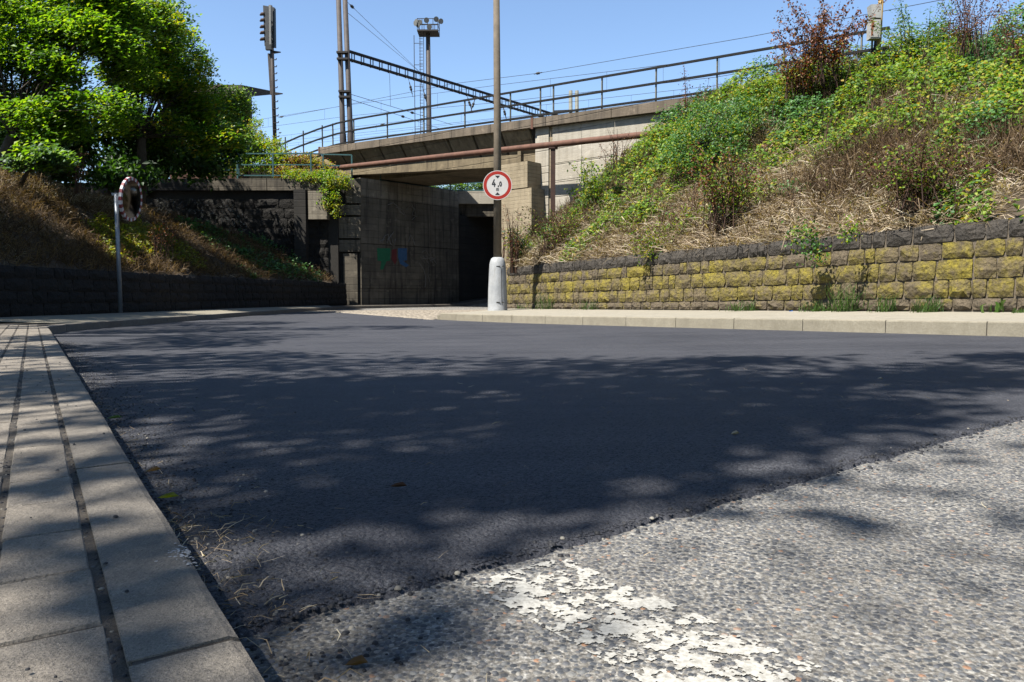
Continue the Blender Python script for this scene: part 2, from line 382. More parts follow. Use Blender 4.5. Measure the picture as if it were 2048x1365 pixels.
# cobbled lane
def cobZ(x, y): return Rz(x, y) + .02 - .009 * max(0, min(y - 24, 8)) + tun(x, y)
def Rt(x, y): return Rz(x, y) + tun(x, y)
grid_sheet('cobbled_lane', list(np.arange(-8.5, 12, .5)), [15.6 + .5 * k for k in range(110)], lambda x, y: cobZ(x, y) - .012 if y > farY(x) - .6 else Rz(x, y) - .03, M['joint_dirt'])
vs, qs = [], []
for r in range(200):
    y = 15.8 + r * .125
    if y > 38: break
    for c in range(80):
        x = -7.2 + c * .15 + (r % 2) * .07 + random.uniform(-.01, .01)
        if y < farY(x) + .05 or x > (-1.75 + (y - 16) * .14 if y < 20 else -.2 + (y - 20) * .0 if y < 27 else (y - 27) * .9): continue
        z = cobZ(x, y) + random.uniform(-.006, .008); a, b = .065, .053; n = len(vs)
        vs += [(x - a, y - b, z - .03), (x + a, y - b, z - .03), (x + a, y + b, z - .03), (x - a, y + b, z - .03)]
        a *= .7; b *= .7; dz = random.uniform(-.004, .004)
        vs += [(x - a, y - b, z + .012), (x + a, y - b, z + .012 + dz), (x + a, y + b, z + .012), (x - a, y + b, z + .012 - dz)]
        for q in ((4, 5, 6, 7), (0, 1, 5, 4), (1, 2, 6, 5), (2, 3, 7, 6), (3, 0, 4, 7)): qs.append([n + k for k in q])
lane = bpy.data.objects['cobbled_lane']
np_mesh('cobblestones', vs, qs, M['sett_stone'], lane, 'stuff')

# ------------------------------------------------------------------ kerbs and pavements
def kerb_run(parent, pts, side, H, W, mat, L=1.0, base=Rz):
    """kerb stones one by one along a polyline; side = +1 keeps the pavement on the left of travel"""
    segs = []; acc = [(Vector(pts[0][:2] + (0,)))]
    poly = [Vector((p[0], p[1], 0)) for p in pts]; i = 0; cur = poly[0].copy(); out = [cur.copy()]
    while i < len(poly) - 1:
        rem = L
        while i < len(poly) - 1:
            d = poly[i + 1] - cur
            if d.length > rem: cur = cur + d.normalized() * rem; break
            rem -= d.length; cur = poly[i + 1].copy(); i += 1
        out.append(cur.copy())
    for p, q in zip(out[:-1], out[1:]):
        d = (q - p)
        if d.length < .15: continue
        L_ = d.length; d.normalize(); nrm = Vector((-d.y, d.x, 0)) * side; g = .005
        prof = [(0, -.1), (0, H - .014), (.004, H - .004), (.014, H), (W, H - .002), (W, -.1)]
        m = MB(); js = random.uniform(-.001, .001); n = 7
        for k in range(n):
            e = g + (L_ - 2 * g) * k / (n - 1); c = p + d * e; zz = base(c.x, c.y)
            for (o, h) in prof:
                r = Vector((c.x, c.y, 0)) + nrm * (o + (n3(c.x, c.y, h, 14) * .003 if o < .02 else 0)); m.v.append((r.x, r.y, zz + h + (js if h > 0 else 0)))
        for k in range(n - 1):
            for j in range(5): 
                a = k * 6 + j; m.f.append((a, a + 6, a + 7, a + 1) if side > 0 else (a, a + 1, a + 7, a + 6))
        m.f.append(tuple(range(5, -1, -1)) if side < 0 else tuple(range(6))); e = (n - 1) * 6
        m.f.append(tuple(range(e, e + 6)) if side < 0 else tuple(range(e + 5, e - 1, -1)))
        m.build('kerb_stone', mat, parent)
def kerb_bed(parent, pts, side, H, W):
    m = MB(); P = [Vector((p[0], p[1], 0)) for p in pts]
    for p, q in zip(P[:-1], P[1:]):
        d = (q - p).normalized(); nr = Vector((-d.y, d.x, 0)) * side; L_ = (q - p).length
        f = lambda t_, o, h: (p.x + d.x * t_ + nr.x * o, p.y + d.y * t_ + nr.y * o, Rz(p.x + d.x * t_, p.y + d.y * t_) + h)
        m.hexa([f(0, .006, -.1), f(L_, .006, -.1), f(L_, W - .004, -.1), f(0, W - .004, -.1)], [f(0, .009, H - .0032), f(L_, .009, H - .0032), f(L_, W - .004, H - .0032), f(0, W - .004, H - .0032)])
    m.build('joint_bed', M['joint_dirt'], parent)
lk = thing('left_kerb', (-3, 6, 0), None, None); lk['kind'] = 'structure'
P0 = KA - KD * 3
near_pts = [tuple((P0 + KD * k)[:2]) for k in range(0, 14)] + [(-6.2, 10.0)]
kerb_run(lk, near_pts, 1, .12, .107, M['kerb_concrete']); kerb_bed(lk, near_pts, 1, .12, .107)
far_pts = [(-6.2, 10.0), (-6.5, 10.9), (-6.68, 12), (-6.82, 14), (-6.95, 17), (-7.05, 20), (-7.05, 23), (-7.0, 26), (-6.85, 29), (-6.4, 31.3), (-5.6, 32.8), (-2.6, 36.1), (.5, 39.6), (3.5, 43)]
kerb_run(lk, far_pts, 1, .12, .12, M['kerb_concrete'], 1.0, Rt)
rk = thing('right_kerb', (3, 10, 0), None, None); rk['kind'] = 'structure'
RP = Vector((4.6, 7.26, 0)); RD = Vector((-.5752, .8180, 0))
rp = [tuple((RP + RD * k)[:2]) for k in range(-12, 11)] + [(-1.55, 16.15)]
kerb_run(rk, rp, -1, .15, .16, M['kerb_pale']); kerb_bed(rk, rp, -1, .15, .16)
kerb_run(rk, [(-1.62, 16.25), (-1.5, 17), (-1.1, 18.2), (-.7, 19.6), (-.6, 22), (-.55, 26)], -1, .1, .14, M['kerb_pale'])

def SLz(x, y): return Rz(x, y) + .112 + (tun(x, y) if y > 27 else 0)
def strip(name, La, Ra, zf, mat, n=10, drop=0):
    v = []; q = []
    for a, b in zip(La, Ra):
        for k in range(n + 1):
            x = lerp(a[0], b[0], k / n); y = lerp(a[1], b[1], k / n); v.append((x, y, zf(x, y, 1 - k / n) - drop))
    for i in range(len(La) - 1):
        for k in range(n): a = i * (n + 1) + k; q.append((a, a + 1, a + n + 2, a + n + 1))
    return np_mesh(name, v, q, mat, None, 'structure', True)
kin = [tuple((Vector((*p, 0)) + KN * .10)[:2]) for p in near_pts] + [(-6.75, 12), (-6.95, 14), (-7.05, 17), (-7.15, 20), (-7.15, 23), (-7.1, 26), (-6.95, 29), (-6.5, 31.4), (-5.7, 32.9), (-2.7, 36.2), (.4, 39.7), (3.4, 43.1)]
kout = [(-9 + .0 * i, -6 + i * 1.2) for i in range(14)] + [(-9.0, 11.2), (-9.0, 12.8), (-8.9, 15), (-8.8, 18), (-8.6, 20.5), (-8.4, 23), (-8.0, 27), (-7.5, 30.5), (-7.2, 33.2), (-6.9, 33.6), (-3.8, 37.4), (-.6, 41), (2.2, 44.4)]
sidewalk = strip('left_pavement', kout, kin, lambda x, y, k: SLz(x, y) + .0012 + (.035 * k if y > 11 else 0), M['joint_dirt'], 8)
# pavers: rows along the kerb, 300 nearest as parts, the rest as one part of kind stuff
pl, pw, gl, gw = .197, .104, .2035, .116
def paver_mesh(k):
    rr = random.Random(k); m = MB(); a, b, h = pl / 2, pw / 2, .05; e = .0028
    n = len(m.v); 
    for (x, y, z) in ((-a, -b, -h), (a, -b, -h), (a, b, -h), (-a, b, -h), (-a, -b, -.005), (a, -b, -.005), (a, b, -.005), (-a, b, -.005), (-a + e, -b + e, 0), (a - e, -b + e, 0), (a - e, b - e, 0), (-a + e, b - e, 0)):
        m.v.append((x + rr.uniform(-.0015, .0015), y + rr.uniform(-.0015, .0015), z))
    for o in (0, 4):
        for q in ((0, 1, 5, 4), (1, 2, 6, 5), (2, 3, 7, 6), (3, 0, 4, 7)): m.f.append(tuple(o + i for i in q))
    m.f.append((8, 9, 10, 11)); return m
pav = []
for row in range(30):
    off = .107 + .012 + pw / 2 + row * gw
    for k in range(-14, 62):
        c = KA + KD * ((k + (.5 if row % 2 else .1)) * gl) + KN * off
        if c.x < -8.9 or (c.x < -6.2 and c.y > 11 + (-6.2 - c.x) * .3) : continue
        vis = c.y > .35 and abs(c.x / c.y) < .72
        pav.append((c.length if vis else 90 + c.length, c, row))
pav.sort(key=lambda q: q[0])
ang = math.atan2(KD.y, KD.x); variants = []
for k in range(6):
    m = paver_mesh(k); me = bpy.data.meshes.new('paver'); me.from_pydata(m.v, [], m.f); me.materials.append(M['paver_concrete']); variants.append(me)
zj = lambda c: SLz(c.x, c.y) + .004
rest = MB()
for i, (d, c, row) in enumerate(pav):
    z = zj(c) + random.uniform(-.002, .002) + .002 * n3(c.x, c.y, 0, 2)
    if i < 300:
        o = bpy.data.objects.new('paver', variants[i % 6]); link(o, sidewalk, (c.x, c.y, z)); o.rotation_euler = (random.uniform(-.006, .006), random.uniform(-.006, .006), ang + random.uniform(-.006, .006))
    else:
        n = len(rest.v); pm = paver_mesh(i % 50); ca, sa = math.cos(ang), math.sin(ang)
        rest.v += [(c.x + x * ca - y * sa, c.y + x * sa + y * ca, z + zz) for x, y, zz in pm.v]; rest.f += [tuple(n + j for j in f) for f in pm.f]
rest.build('pavers', M['paver_concrete'], sidewalk, 'stuff')
# far pavement beyond the bend gets its own worn surface
strip('far_left_pavement', [(-9.0, 11.6), (-8.95, 12.8), (-8.9, 15), (-8.8, 18), (-8.6, 20.5), (-8.4, 23), (-8.0, 27), (-7.5, 30.5)], [(-6.72, 11.3), (-6.8, 12), (-6.95, 14), (-7.05, 17), (-7.15, 20), (-7.15, 23), (-7.1, 26), (-6.95, 29)], lambda x, y, k: SLz(x, y) + .006 + .06 * k, M['kerb_pale'], 4)
# right pavement
WL0 = Vector((-.16, 20.0, 0)); WL1 = Vector((6.14, 9.0, 0)); WD = (WL1 - WL0).normalized(); WN = Vector((-WD.y, WD.x, 0)) * -1   # towards the road
if WN.dot(Vector((1, 1, 0))) > 0: WN = -WN
def wallbase(s):
    return lerp(.085, .289, s / 12.68)
inn = [tuple((Vector((*p, 0)) + Vector((.8180, .5752, 0)) * .12)[:2]) for p in rp] + [(-1.0, 17.3), (-.75, 18.6), (-.55, 20.2), (-.45, 22.5), (-.42, 26)]
outr = []
for i in range(len(inn) - 5):
    s = lerp(20, 1.5, i / (len(inn) - 6)); q = WL0 + WD * s - WN * .2; outr.append((q.x, q.y))
outr += [(.1, 19.4), (.0, 19.8), (.05, 20.5), (.2, 22.5), (.2, 26)]
strip('right_pavement', outr, inn, lambda x, y, k: Rz(x, y) + .146 + .03 * k, M['pavement_pale'], 8)

# ------------------------------------------------------------------ rough stone walls
def stone_variant(k):
    rr = random.Random(100 + k); m = MB(); NX, NZ = 5, 4
    for j in range(NZ):
        for i in range(NX):
            u = i / (NX - 1) - .5; w_ = j / (NZ - 1) - .5; ed = (i in (0, NX - 1)) or (j in (0, NZ - 1)); co = (i in (0, NX - 1)) and (j in (0, NZ - 1))
            y = .0 if ed else -.75 + rr.uniform(-.5, .4)
            if ed: y = rr.uniform(-.2, .15)
            sh = .05 if co else 0
            m.v.append((u * (1 - sh) + rr.uniform(-.03, .03), y, w_ * (1 - sh) + rr.uniform(-.05, .05)))
    for j in range(NZ - 1):
        for i in range(NX - 1): a = j * NX + i; m.f.append((a, a + 1, a + NX + 1, a + NX))
    ring = [i for i in range(NX)] + [NX * j + NX - 1 for j in range(1, NZ)] + [NX * (NZ - 1) + i for i in range(NX - 2, -1, -1)] + [NX * j for j in range(NZ - 2, 0, -1)]
    b = len(m.v)
    for r in ring: x, y, z = m.v[r]; m.v.append((x * .97, 1.6, z * .97))
    L = len(ring)
    for i in range(L): m.f.append((ring[i], b + i, b + (i + 1) % L, ring[(i + 1) % L]))
    return m
STM = {}
def stone_mesh(matname, k):
    key = (matname, k)
    if key not in STM:
        m = stone_variant(k); me = bpy.data.meshes.new('stone'); me.from_pydata(m.v, [], m.f); me.materials.append(M[matname]); me.update(); STM[key] = me
    return STM[key]
def lay_stones(parent, p0, p1, zb0, zb1, courses, mats, wmin, wmax, proud=.035, batter=.07, name='stone', lim=None, gap=.012, skip=None):
    """courses of stones along p0->p1, faces towards the left of travel turned by WN rule"""
    p0 = Vector((p0[0], p0[1], 0)); p1 = Vector((p1[0], p1[1], 0)); d = p1 - p0; L = d.length; d.normalize()
    nrm = Vector((d.y, -d.x, 0)); ang = math.atan2(d.y, d.x)          # local -y faces nrm
    zc = 0; cnt = 0
    for ci, h in enumerate(courses):
        s = random.uniform(-wmax, 0)
        while s < L:
            wd = random.uniform(wmin, wmax) * (random.choice((.6, .8, 1, 1, 1.35)));
            a, b = max(s, 0), min(s + wd, L)
            if b - a > .1:
                t_ = ((a + b) / 2) / L; zb = lerp(zb0, zb1, t_); z = zb + zc + h / 2
                if not (skip and skip((a + b) / 2, z)):
                    c = p0 + d * ((a + b) / 2) - nrm * (batter * (zc + h / 2)); mt = mats[min(ci, len(mats) - 1)]
                    if isinstance(mt, tuple): mt = random.choice(mt)
                    o = bpy.data.objects.new(name, stone_mesh(mt, random.randrange(14)))
                    link(o, parent, (c.x, c.y, z)); o.rotation_euler = (-batter, -math.atan2(zb1 - zb0, L) * 1.0, ang)
                    o.scale = (b - a - gap, proud * random.uniform(.75, 1.3), h - gap); cnt += 1
            s += wd
        zc += h
    return cnt
CR = [.155, .245, .265, .225, .24]
rw = thing('stone_retaining_wall', (3, 14.5, .1), 'mossy yellow sandstone block wall holding back the overgrown bank', 'wall')
s_end = 17.6; pe = WL0 + WD * s_end
def wpt(s, off, z): q = WL0 + WD * s - WN * off; return (q.x, q.y, z)
zb_end = wallbase(s_end)
bat = .07
m = MB()
top_h = sum(CR)
for i in range(12):
    s0, s1 = i * s_end / 12, (i + 1) * s_end / 12
    for (sa, sb) in ((s0, s1),):
        b4 = [wpt(sa, .016, wallbase(sa) - .3), wpt(sb, .016, wallbase(sb) - .3), wpt(sb, .4, wallbase(sb) - .3), wpt(sa, .4, wallbase(sa) - .3)]
        t4 = [wpt(sa, .016 + bat * top_h, wallbase(sa) + top_h - .03), wpt(sb, .016 + bat * top_h, wallbase(sb) + top_h - .03), wpt(sb, .4, wallbase(sb) + top_h - .03), wpt(sa, .4, wallbase(sa) + top_h - .03)]
        m.hexa(b4, t4)
m.build('mortar_bed', M['mortar'], rw)
# travel from right to left so that the face looks to the road
lay_stones(rw, WL0, pe, wallbase(0), zb_end, CR, ['sandstone_plain', 'sandstone_mossy', 'sandstone_mossy', ('sandstone_mossy', 'sandstone_plain'), 'sandstone_dark'], .25, .43, .036, bat, gap=.017)
# short return of the wall behind the lamp post, towards the underpass
SR0 = Vector((-.17, 20.02, 0)); SR1 = Vector((-.1, 26.2, 0))
m = MB(); m.hexa([(-.14, 20.05, -.3), (.25, 20.05, -.3), (.25, 26.2, -.3), (-.1, 26.2, -.3)], [(-.07, 20.05, 1.1), (.25, 20.05, 1.1), (.25, 26.2, 1.1), (-.03, 26.2, 1.1)]); m.build('mortar_bed', M['mortar'], rw)
lay_stones(rw, SR0, SR1, .085, .085, CR, ['sandstone_plain', 'sandstone_mossy', 'sandstone_mossy', 'sandstone_mossy', 'sandstone_dark'], .3, .5, .035, bat) if False else None
lay_stones(rw, SR1, SR0, .085, .085, CR, ['sandstone_plain', 'sandstone_mossy', 'sandstone_mossy', 'sandstone_mossy', 'sandstone_dark'], .35, .5, .035, bat)

# left low wall
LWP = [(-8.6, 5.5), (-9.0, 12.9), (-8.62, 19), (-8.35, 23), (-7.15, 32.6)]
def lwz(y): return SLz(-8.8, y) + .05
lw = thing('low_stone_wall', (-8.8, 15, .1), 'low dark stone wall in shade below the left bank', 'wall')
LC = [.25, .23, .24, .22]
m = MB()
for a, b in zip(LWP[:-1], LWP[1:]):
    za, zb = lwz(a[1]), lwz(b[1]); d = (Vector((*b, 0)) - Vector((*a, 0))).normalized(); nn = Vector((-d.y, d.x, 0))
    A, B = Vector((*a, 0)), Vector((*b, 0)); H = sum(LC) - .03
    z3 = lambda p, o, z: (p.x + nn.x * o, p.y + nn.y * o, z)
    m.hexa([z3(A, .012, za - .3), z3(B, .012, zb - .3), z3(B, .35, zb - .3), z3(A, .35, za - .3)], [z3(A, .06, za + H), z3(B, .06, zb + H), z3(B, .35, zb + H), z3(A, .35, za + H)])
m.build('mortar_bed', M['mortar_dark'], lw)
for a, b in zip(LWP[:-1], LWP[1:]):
    lay_stones(lw, a, b, lwz(a[1]), lwz(b[1]), LC, ['shade_darkened_stone'], .45, .75, .03, .05)

# ------------------------------------------------------------------ bank terrains
def ruled(name, B, T, P, mat, nu=90, nt=34, amp=.14, bulge=0.):
    B = [Vector(p) for p in B]; T = [Vector(p) for p in T]; P = [Vector(p) for p in P]
    def ev(L, u):
        u *= len(L) - 1; i = min(int(u), len(L) - 2); return L[i].lerp(L[i + 1], u - i)
    def f(u, t):
        b, tt, p = ev(B, u), ev(T, u), ev(P, u)
        if t <= 1:
            q = b.lerp(tt, t); k = math.sin(math.pi * t); q = q + Vector((0, 0, bulge * k))
            q.z += amp * min(1, 4 * t) * (n3(q.x, q.y, 0, .8) + .5 * n3(q.x, q.y, 4, 2.1)); return q
        q = tt.lerp(p, t - 1); q.z += amp * (n3(q.x, q.y, 0, .8) + .5 * n3(q.x, q.y, 4, 2.1)); return q
    v = []; ts = [i / nt for i in range(nt + 1)] + [1.02, 1.06, 1.15, 1.3, 1.6, 2]
    for i in range(nu + 1):
        for t_ in ts: v.append(tuple(f(i / nu, t_)))
    n = len(ts); q = [(i * n + j, (i + 1) * n + j, (i + 1) * n + j + 1, i * n + j + 1) for i in range(nu) for j in range(n - 1)]
    np_mesh(name, v, q, mat, None, 'structure', True); return f
def rb(s): q = WL0 + WD * s - WN * .12; return (q.x, q.y, wallbase(s) + top_h - .06)
RBk = [rb(17.6), rb(12.7), rb(9.0), rb(5.0), rb(1.6), (-.02, 20.2, 1.1), (.0, 22.6, 1.15), (.02, 25.6, 1.2)]
RTk = [(16.5, 12.5, 6.75), (12.6, 18.0, 6.6), (10.3, 19.6, 6.55), (7.9, 20.6, 6.4), (5.5, 22.0, 5.85), (3.3, 24.0, 4.05), (1.7, 25.5, 2.9), (.45, 26.5, 1.8)]
RPk = [(60, 42, 6.3), (50, 60, 6.3), (40, 60, 6.2), (30, 50, 6.2), (8.5, 23.5, 5.8), (4.4, 24.7, 3.8), (2.1, 26.0, 2.7), (.6, 26.8, 1.7)]
right_slope = ruled('right_bank', RBk, RTk, RPk, M['slope_soil'], 110, 34, .16)
LBk = [(-8.85, 5.5, .98), (-9.15, 12.9, .95), (-8.95, 16, .95), (-8.8, 19, .96), (-8.55, 23, .97), (-8.1, 27, .97), (-7.5, 31.6, .98)]
LTk = [(-13.5, 6, 3.2), (-13.2, 15.5, 3.45), (-12.4, 18.8, 3.4), (-11.9, 21.5, 3.2), (-12.2, 25, 3.3), (-12.2, 28.5, 3.2), (-11.5, 31.8, 2.9)]
LPk = [(-60, -10, 3.6), (-60, 15, 4.0), (-60, 24, 4.0), (-60, 34, 4.0), (-50, 38, 4.4), (-30, 36, 4.6), (-22, 32.0, 4.4)]
left_slope = ruled('left_bank', LBk, LTk, LPk, M['slope_soil'], 90, 30, .15)
# railway yard level behind the bridge
def poly_sheet(name, pts, mat, kind='structure'): m = MB(); m.quad(*pts); return m.build(name, mat, None, kind)
m = MB()
for (a0, a1, b0, b1) in ((1.2, 70, .5, 160), (-110, -12.6, .5, 160)):
    m.quad(dk(a0, b0, 6.0), dk(a1, b0, 6.0), dk(a1, b1, 6.0), dk(a0, b1, 6.0))
m.quad(dk(-12.6, 10.5, 6.004), dk(1.2, 10.5, 6.004), dk(1.2, 160, 6.004), dk(-12.6, 160, 6.004))
m.build('railway_yard', M['ballast'], None, 'structure')

# ------------------------------------------------------------------ bridge
def hexd(m, a0, a1, b0, b1, z0, z1):
    """box in the deck frame; z0/z1 may be functions of a"""
    f0 = z0 if callable(z0) else (lambda a: z0); f1 = z1 if callable(z1) else (lambda a: z1)
    return m.hexa([dk(a0, b0, f0(a0)), dk(a1, b0, f0(a1)), dk(a1, b1, f0(a1)), dk(a0, b1, f0(a0))], [dk(a0, b0, f1(a0)), dk(a1, b0, f1(a1)), dk(a1, b1, f1(a1)), dk(a0, b1, f1(a0))])
ct = lambda a: zrail(a) - .05
cb = lambda a: zrail(a) - .36
sof = lambda a: 5.3 - .04 * a
g1 = lambda a: 5.27 - .075 * a
A0, A1 = -12.2, .98
br = thing('railway_bridge', dk(-5, 2.3, 5.4), 'concrete railway bridge deck with slanted ribbed underside over the road', 'bridge')
cuts = [A0, -9.9, -7.6, -5.3, -3.1, -1.0, A1]
for a, b in zip(cuts[:-1], cuts[1:]):
    m = MB(); hexd(m, a + .012, b - .012, -.06, .42, cb, ct); m.build('edge_beam', M['cornice_concrete'], br)
ribs = [A0 + .15 + i * ((A1 - A0 - .3) / 9) for i in range(10)]
for a, b in zip(ribs[:-1], ribs[1:]):
    m = MB(); a_, b_ = a + .06, b - .06
    m.hexa([dk(a_ , .46, g1(a_) + .33), dk(b_ , .46, g1(b_) + .33), dk(b_, .62, g1(b_) + .33), dk(a_, .62, g1(a_) + .33)],
           [dk(a_ - .0, .02, cb(a_) - .004), dk(b_, .02, cb(b_) - .004), dk(b_, .40, cb(b_) - .004), dk(a_, .40, cb(a_) - .004)])
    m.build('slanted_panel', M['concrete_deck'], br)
m = MB()
m.hexa([dk(A0, .55, g1(A0) + .33), dk(A1, .55, g1(A1) + .33), dk(A1, .7, g1(A1) + .33), dk(A0, .7, g1(A0) + .33)],
       [dk(A0, .10, cb(A0) - .006), dk(A1, .10, cb(A1) - .006), dk(A1, .5, cb(A1) - .006), dk(A0, .5, cb(A0) - .006)])
m.build('slab_edge', M['concrete_black'], br)
for b0, nm in ((.44, 'girder'), (3.9, 'girder')):
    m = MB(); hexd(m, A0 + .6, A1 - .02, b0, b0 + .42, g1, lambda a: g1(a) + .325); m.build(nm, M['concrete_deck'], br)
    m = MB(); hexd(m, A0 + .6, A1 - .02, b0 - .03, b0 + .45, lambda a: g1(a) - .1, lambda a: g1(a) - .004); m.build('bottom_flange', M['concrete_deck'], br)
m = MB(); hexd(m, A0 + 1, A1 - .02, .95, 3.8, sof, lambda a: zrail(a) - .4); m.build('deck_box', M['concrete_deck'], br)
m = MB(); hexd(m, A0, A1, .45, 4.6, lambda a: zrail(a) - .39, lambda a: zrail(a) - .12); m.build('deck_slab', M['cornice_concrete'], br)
m = MB(); hexd(m, A0, A1, 4.61, 5.0, cb, ct); m.build('edge_beam', M['cornice_concrete'], br)
for a in (A0, A1 - .02):
    m = MB(); hexd(m, a, a + .1, -.08, -.02, lambda q: cb(q) - .05, lambda q: ct(q) + .03); m.build('joint_plate', M['rust_pipe'], br)
m = MB(); m.hexa([dk(.0, .3, g1(0) + .02)] * 1 + [dk(.16, .3, g1(0) + .02), dk(.16, .44, g1(0) + .02), dk(0, .44, g1(0) + .02)], [dk(.0, .3, g1(0) + .5), dk(.16, .3, g1(0) + .5), dk(.16, .44, g1(0) + .5), dk(0, .44, g1(0) + .5)])
m.build('stiffener', M['concrete_deck'], br)

# railing along the deck edge
rl = thing('bridge_railing', dk(-5, .2, 6.9), 'long dark steel railing with pale posts along the bridge edge', 'railing')
post_px = [1720, 1565, 1432, 1310, 1202, 1105, 1079, 1019, 928, 846, 773, 706, 664, 643, 605, 569]
pa = []
for px in post_px:
    q = atline(px, 280 - (px - 700) * .12); pa.append((q - DO).dot(U))
ext = [12.2] + pa
for a in ext:
    bend = -.0 if a > -12.5 else 0
    z = zrail(a) - .06 - (.0 if a > -12.6 else (abs(a) - 12.6) * .10)
    m = MB(); m.bar(dk(a, .05, z - .25), dk(a, .05, z + 1.04), .055, .035, U); p_ = m.build('post', M['post_grey'], rl)
amin = pa[-1] - .25
def drop(a): return 0 if a > -9.6 else (abs(a) - 9.6) ** 1.6 * .045
for h, nm in ((1.05, 'top_rail'), (.58, 'middle_rail'), (.1, 'bottom_rail')):
    m = MB(); N = 18; lo_ = amin
    aa = [lerp(12.6, lo_, i / N) for i in range(N + 1)]
    for p, q in zip(aa[:-1], aa[1:]): m.bar(dk(p + .01, 0, zrail(p) - .06 + h - drop(p) * .8), dk(q - .01, 0, zrail(q) - .06 + h - drop(q) * .8), .055, .065)
    m.build(nm, M['rail_steel'], rl)

# wing wall to the right of the deck
ww = thing('concrete_wing_wall', dk(5, .5, 3), 'pale sunlit concrete panel wall between the bridge and the right bank', 'wall')
colsW = [1.0, 1.62, 1.78, 3.05, 4.35, 6.4, 8.6, 12.2]
for ci, (a, b) in enumerate(zip(colsW[:-1], colsW[1:])):
    if ci == 1: continue
    rowsW = [(1.0, 3.35), (3.37, 4.35), (4.37, 5.0), (5.02, None)] if ci in (2, 3) else [(1.0, 3.6), (3.62, 4.72), (4.74, None)]
    for z0, z1 in rowsW:
        m = MB(); pr = random.uniform(0, .015); hexd(m, a + .008, b - .008, .12 - pr, .5, z0, z1 if z1 else (lambda q: cb(q) - .005)); m.build('concrete_panel', M['concrete_bright'], ww)
m = MB(); hexd(m, 1.61, 1.79, .17, .5, 1.0, lambda q: cb(q) - .01); m.build('joint_strip', M['concrete_pier'], ww)
for a, b in ((1.04, 1.62), (1.64, 4.35), (4.37, 7.0), (7.02, 9.6), (9.62, 12.4)):
    m = MB(); hexd(m, a, b, -.06, .5, lambda q: cb(q) + .004, lambda q: ct(q) + .004); m.build('coping_stone', M['cornice_concrete'], ww)
# right abutment (board marked)
ab = thing('right_abutment', dk(.6, 1.5, 0), 'buff board-marked concrete abutment block under the right end of the bridge', 'abutment')
m = MB(); hexd(m, -.12, 1.28, -.62, .10, 4.18, 5.08); m.build('bearing_block', M['concrete_pier'], ab)
m = MB(); hexd(m, -.12, 1.45, -.60, .10, .2, 4.15); m.build('pier_block', M['concrete_pier'], ab)
m = MB(); hexd(m, -.12, .98, .12, 6.0, -.3, 4.9); m.build('abutment_wall', M['concrete_dark'], ab)
# left abutment: big dark panels facing the lane, blocks facing the camera
LA = Vector((-6.6, 33.0, 0))
def la(t, o, z): p = LA + V * t - U * o; return (p.x, p.y, z)     # o = into the wall (away from lane)
lab = thing('left_abutment', LA - U * .5, 'tall dark streaked concrete abutment wall with graffiti under the bridge', 'abutment')
rows_ = [(-.4, .75), (.77, 2.72), (2.74, 4.74), (4.76, 5.56)]
cols_ = [(0.0, 4.05), (4.07, 5.9)]
for c0, c1 in cols_:
    for z0, z1 in rows_:
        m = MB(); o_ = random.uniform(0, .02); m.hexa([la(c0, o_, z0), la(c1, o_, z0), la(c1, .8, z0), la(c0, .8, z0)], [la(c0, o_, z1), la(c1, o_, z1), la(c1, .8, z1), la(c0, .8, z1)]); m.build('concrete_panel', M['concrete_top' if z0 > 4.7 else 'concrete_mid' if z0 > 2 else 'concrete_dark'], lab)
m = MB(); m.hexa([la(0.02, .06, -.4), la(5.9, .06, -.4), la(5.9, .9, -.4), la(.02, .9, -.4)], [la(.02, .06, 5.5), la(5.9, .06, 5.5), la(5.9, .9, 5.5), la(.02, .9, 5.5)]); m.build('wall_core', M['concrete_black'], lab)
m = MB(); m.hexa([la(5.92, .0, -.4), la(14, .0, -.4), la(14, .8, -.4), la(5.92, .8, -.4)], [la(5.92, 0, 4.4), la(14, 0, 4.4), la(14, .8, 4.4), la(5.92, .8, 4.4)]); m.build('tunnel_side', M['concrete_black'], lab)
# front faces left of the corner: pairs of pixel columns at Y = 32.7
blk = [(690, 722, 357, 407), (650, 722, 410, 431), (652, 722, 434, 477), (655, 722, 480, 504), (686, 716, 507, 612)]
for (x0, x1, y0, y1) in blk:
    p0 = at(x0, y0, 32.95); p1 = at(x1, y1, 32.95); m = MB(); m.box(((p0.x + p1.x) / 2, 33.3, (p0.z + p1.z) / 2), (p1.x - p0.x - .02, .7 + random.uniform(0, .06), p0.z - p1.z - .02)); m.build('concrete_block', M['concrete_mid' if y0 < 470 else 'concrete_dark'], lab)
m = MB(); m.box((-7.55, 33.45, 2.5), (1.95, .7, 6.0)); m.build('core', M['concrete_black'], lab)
# graffiti on the lane side
def lawall(px, py):
    dx = (px - 1024) / 1500; dy = (682.5 - py) / 1500; d = Vector((dx, _c + dy * _s, dy * _c - _s)); n = U
    t = (Vector((LA.x, LA.y, 0)) + U * .012 - Vector((0, 0, CAMZ))).dot(n) / d.dot(n); return Vector((0, 0, CAMZ)) + d * t
def flat(px, mat, nm='graffiti_patch'):
    m = MB(); m.quad(*[lawall(*p) for p in px]); m.build(nm, mat, lab)
flat([(754, 497), (781, 497), (780, 522), (773, 523), (766, 540), (760, 539), (763, 523), (755, 522)], M['graffiti_green'])
flat([(796, 497), (814, 497), (814, 521), (806, 522), (818, 531), (812, 535), (800, 528), (796, 514)], M['graffiti_blue'])
flat([(784, 500), (793, 498), (794, 522), (790, 530), (783, 518)], M['graffiti_red'])
def scrib(px, r=.018):
    m = MB(); m.tube([lawall(*p) for p in px], r, 4); m.build('graffiti_line', M['graffiti_white'], lab)
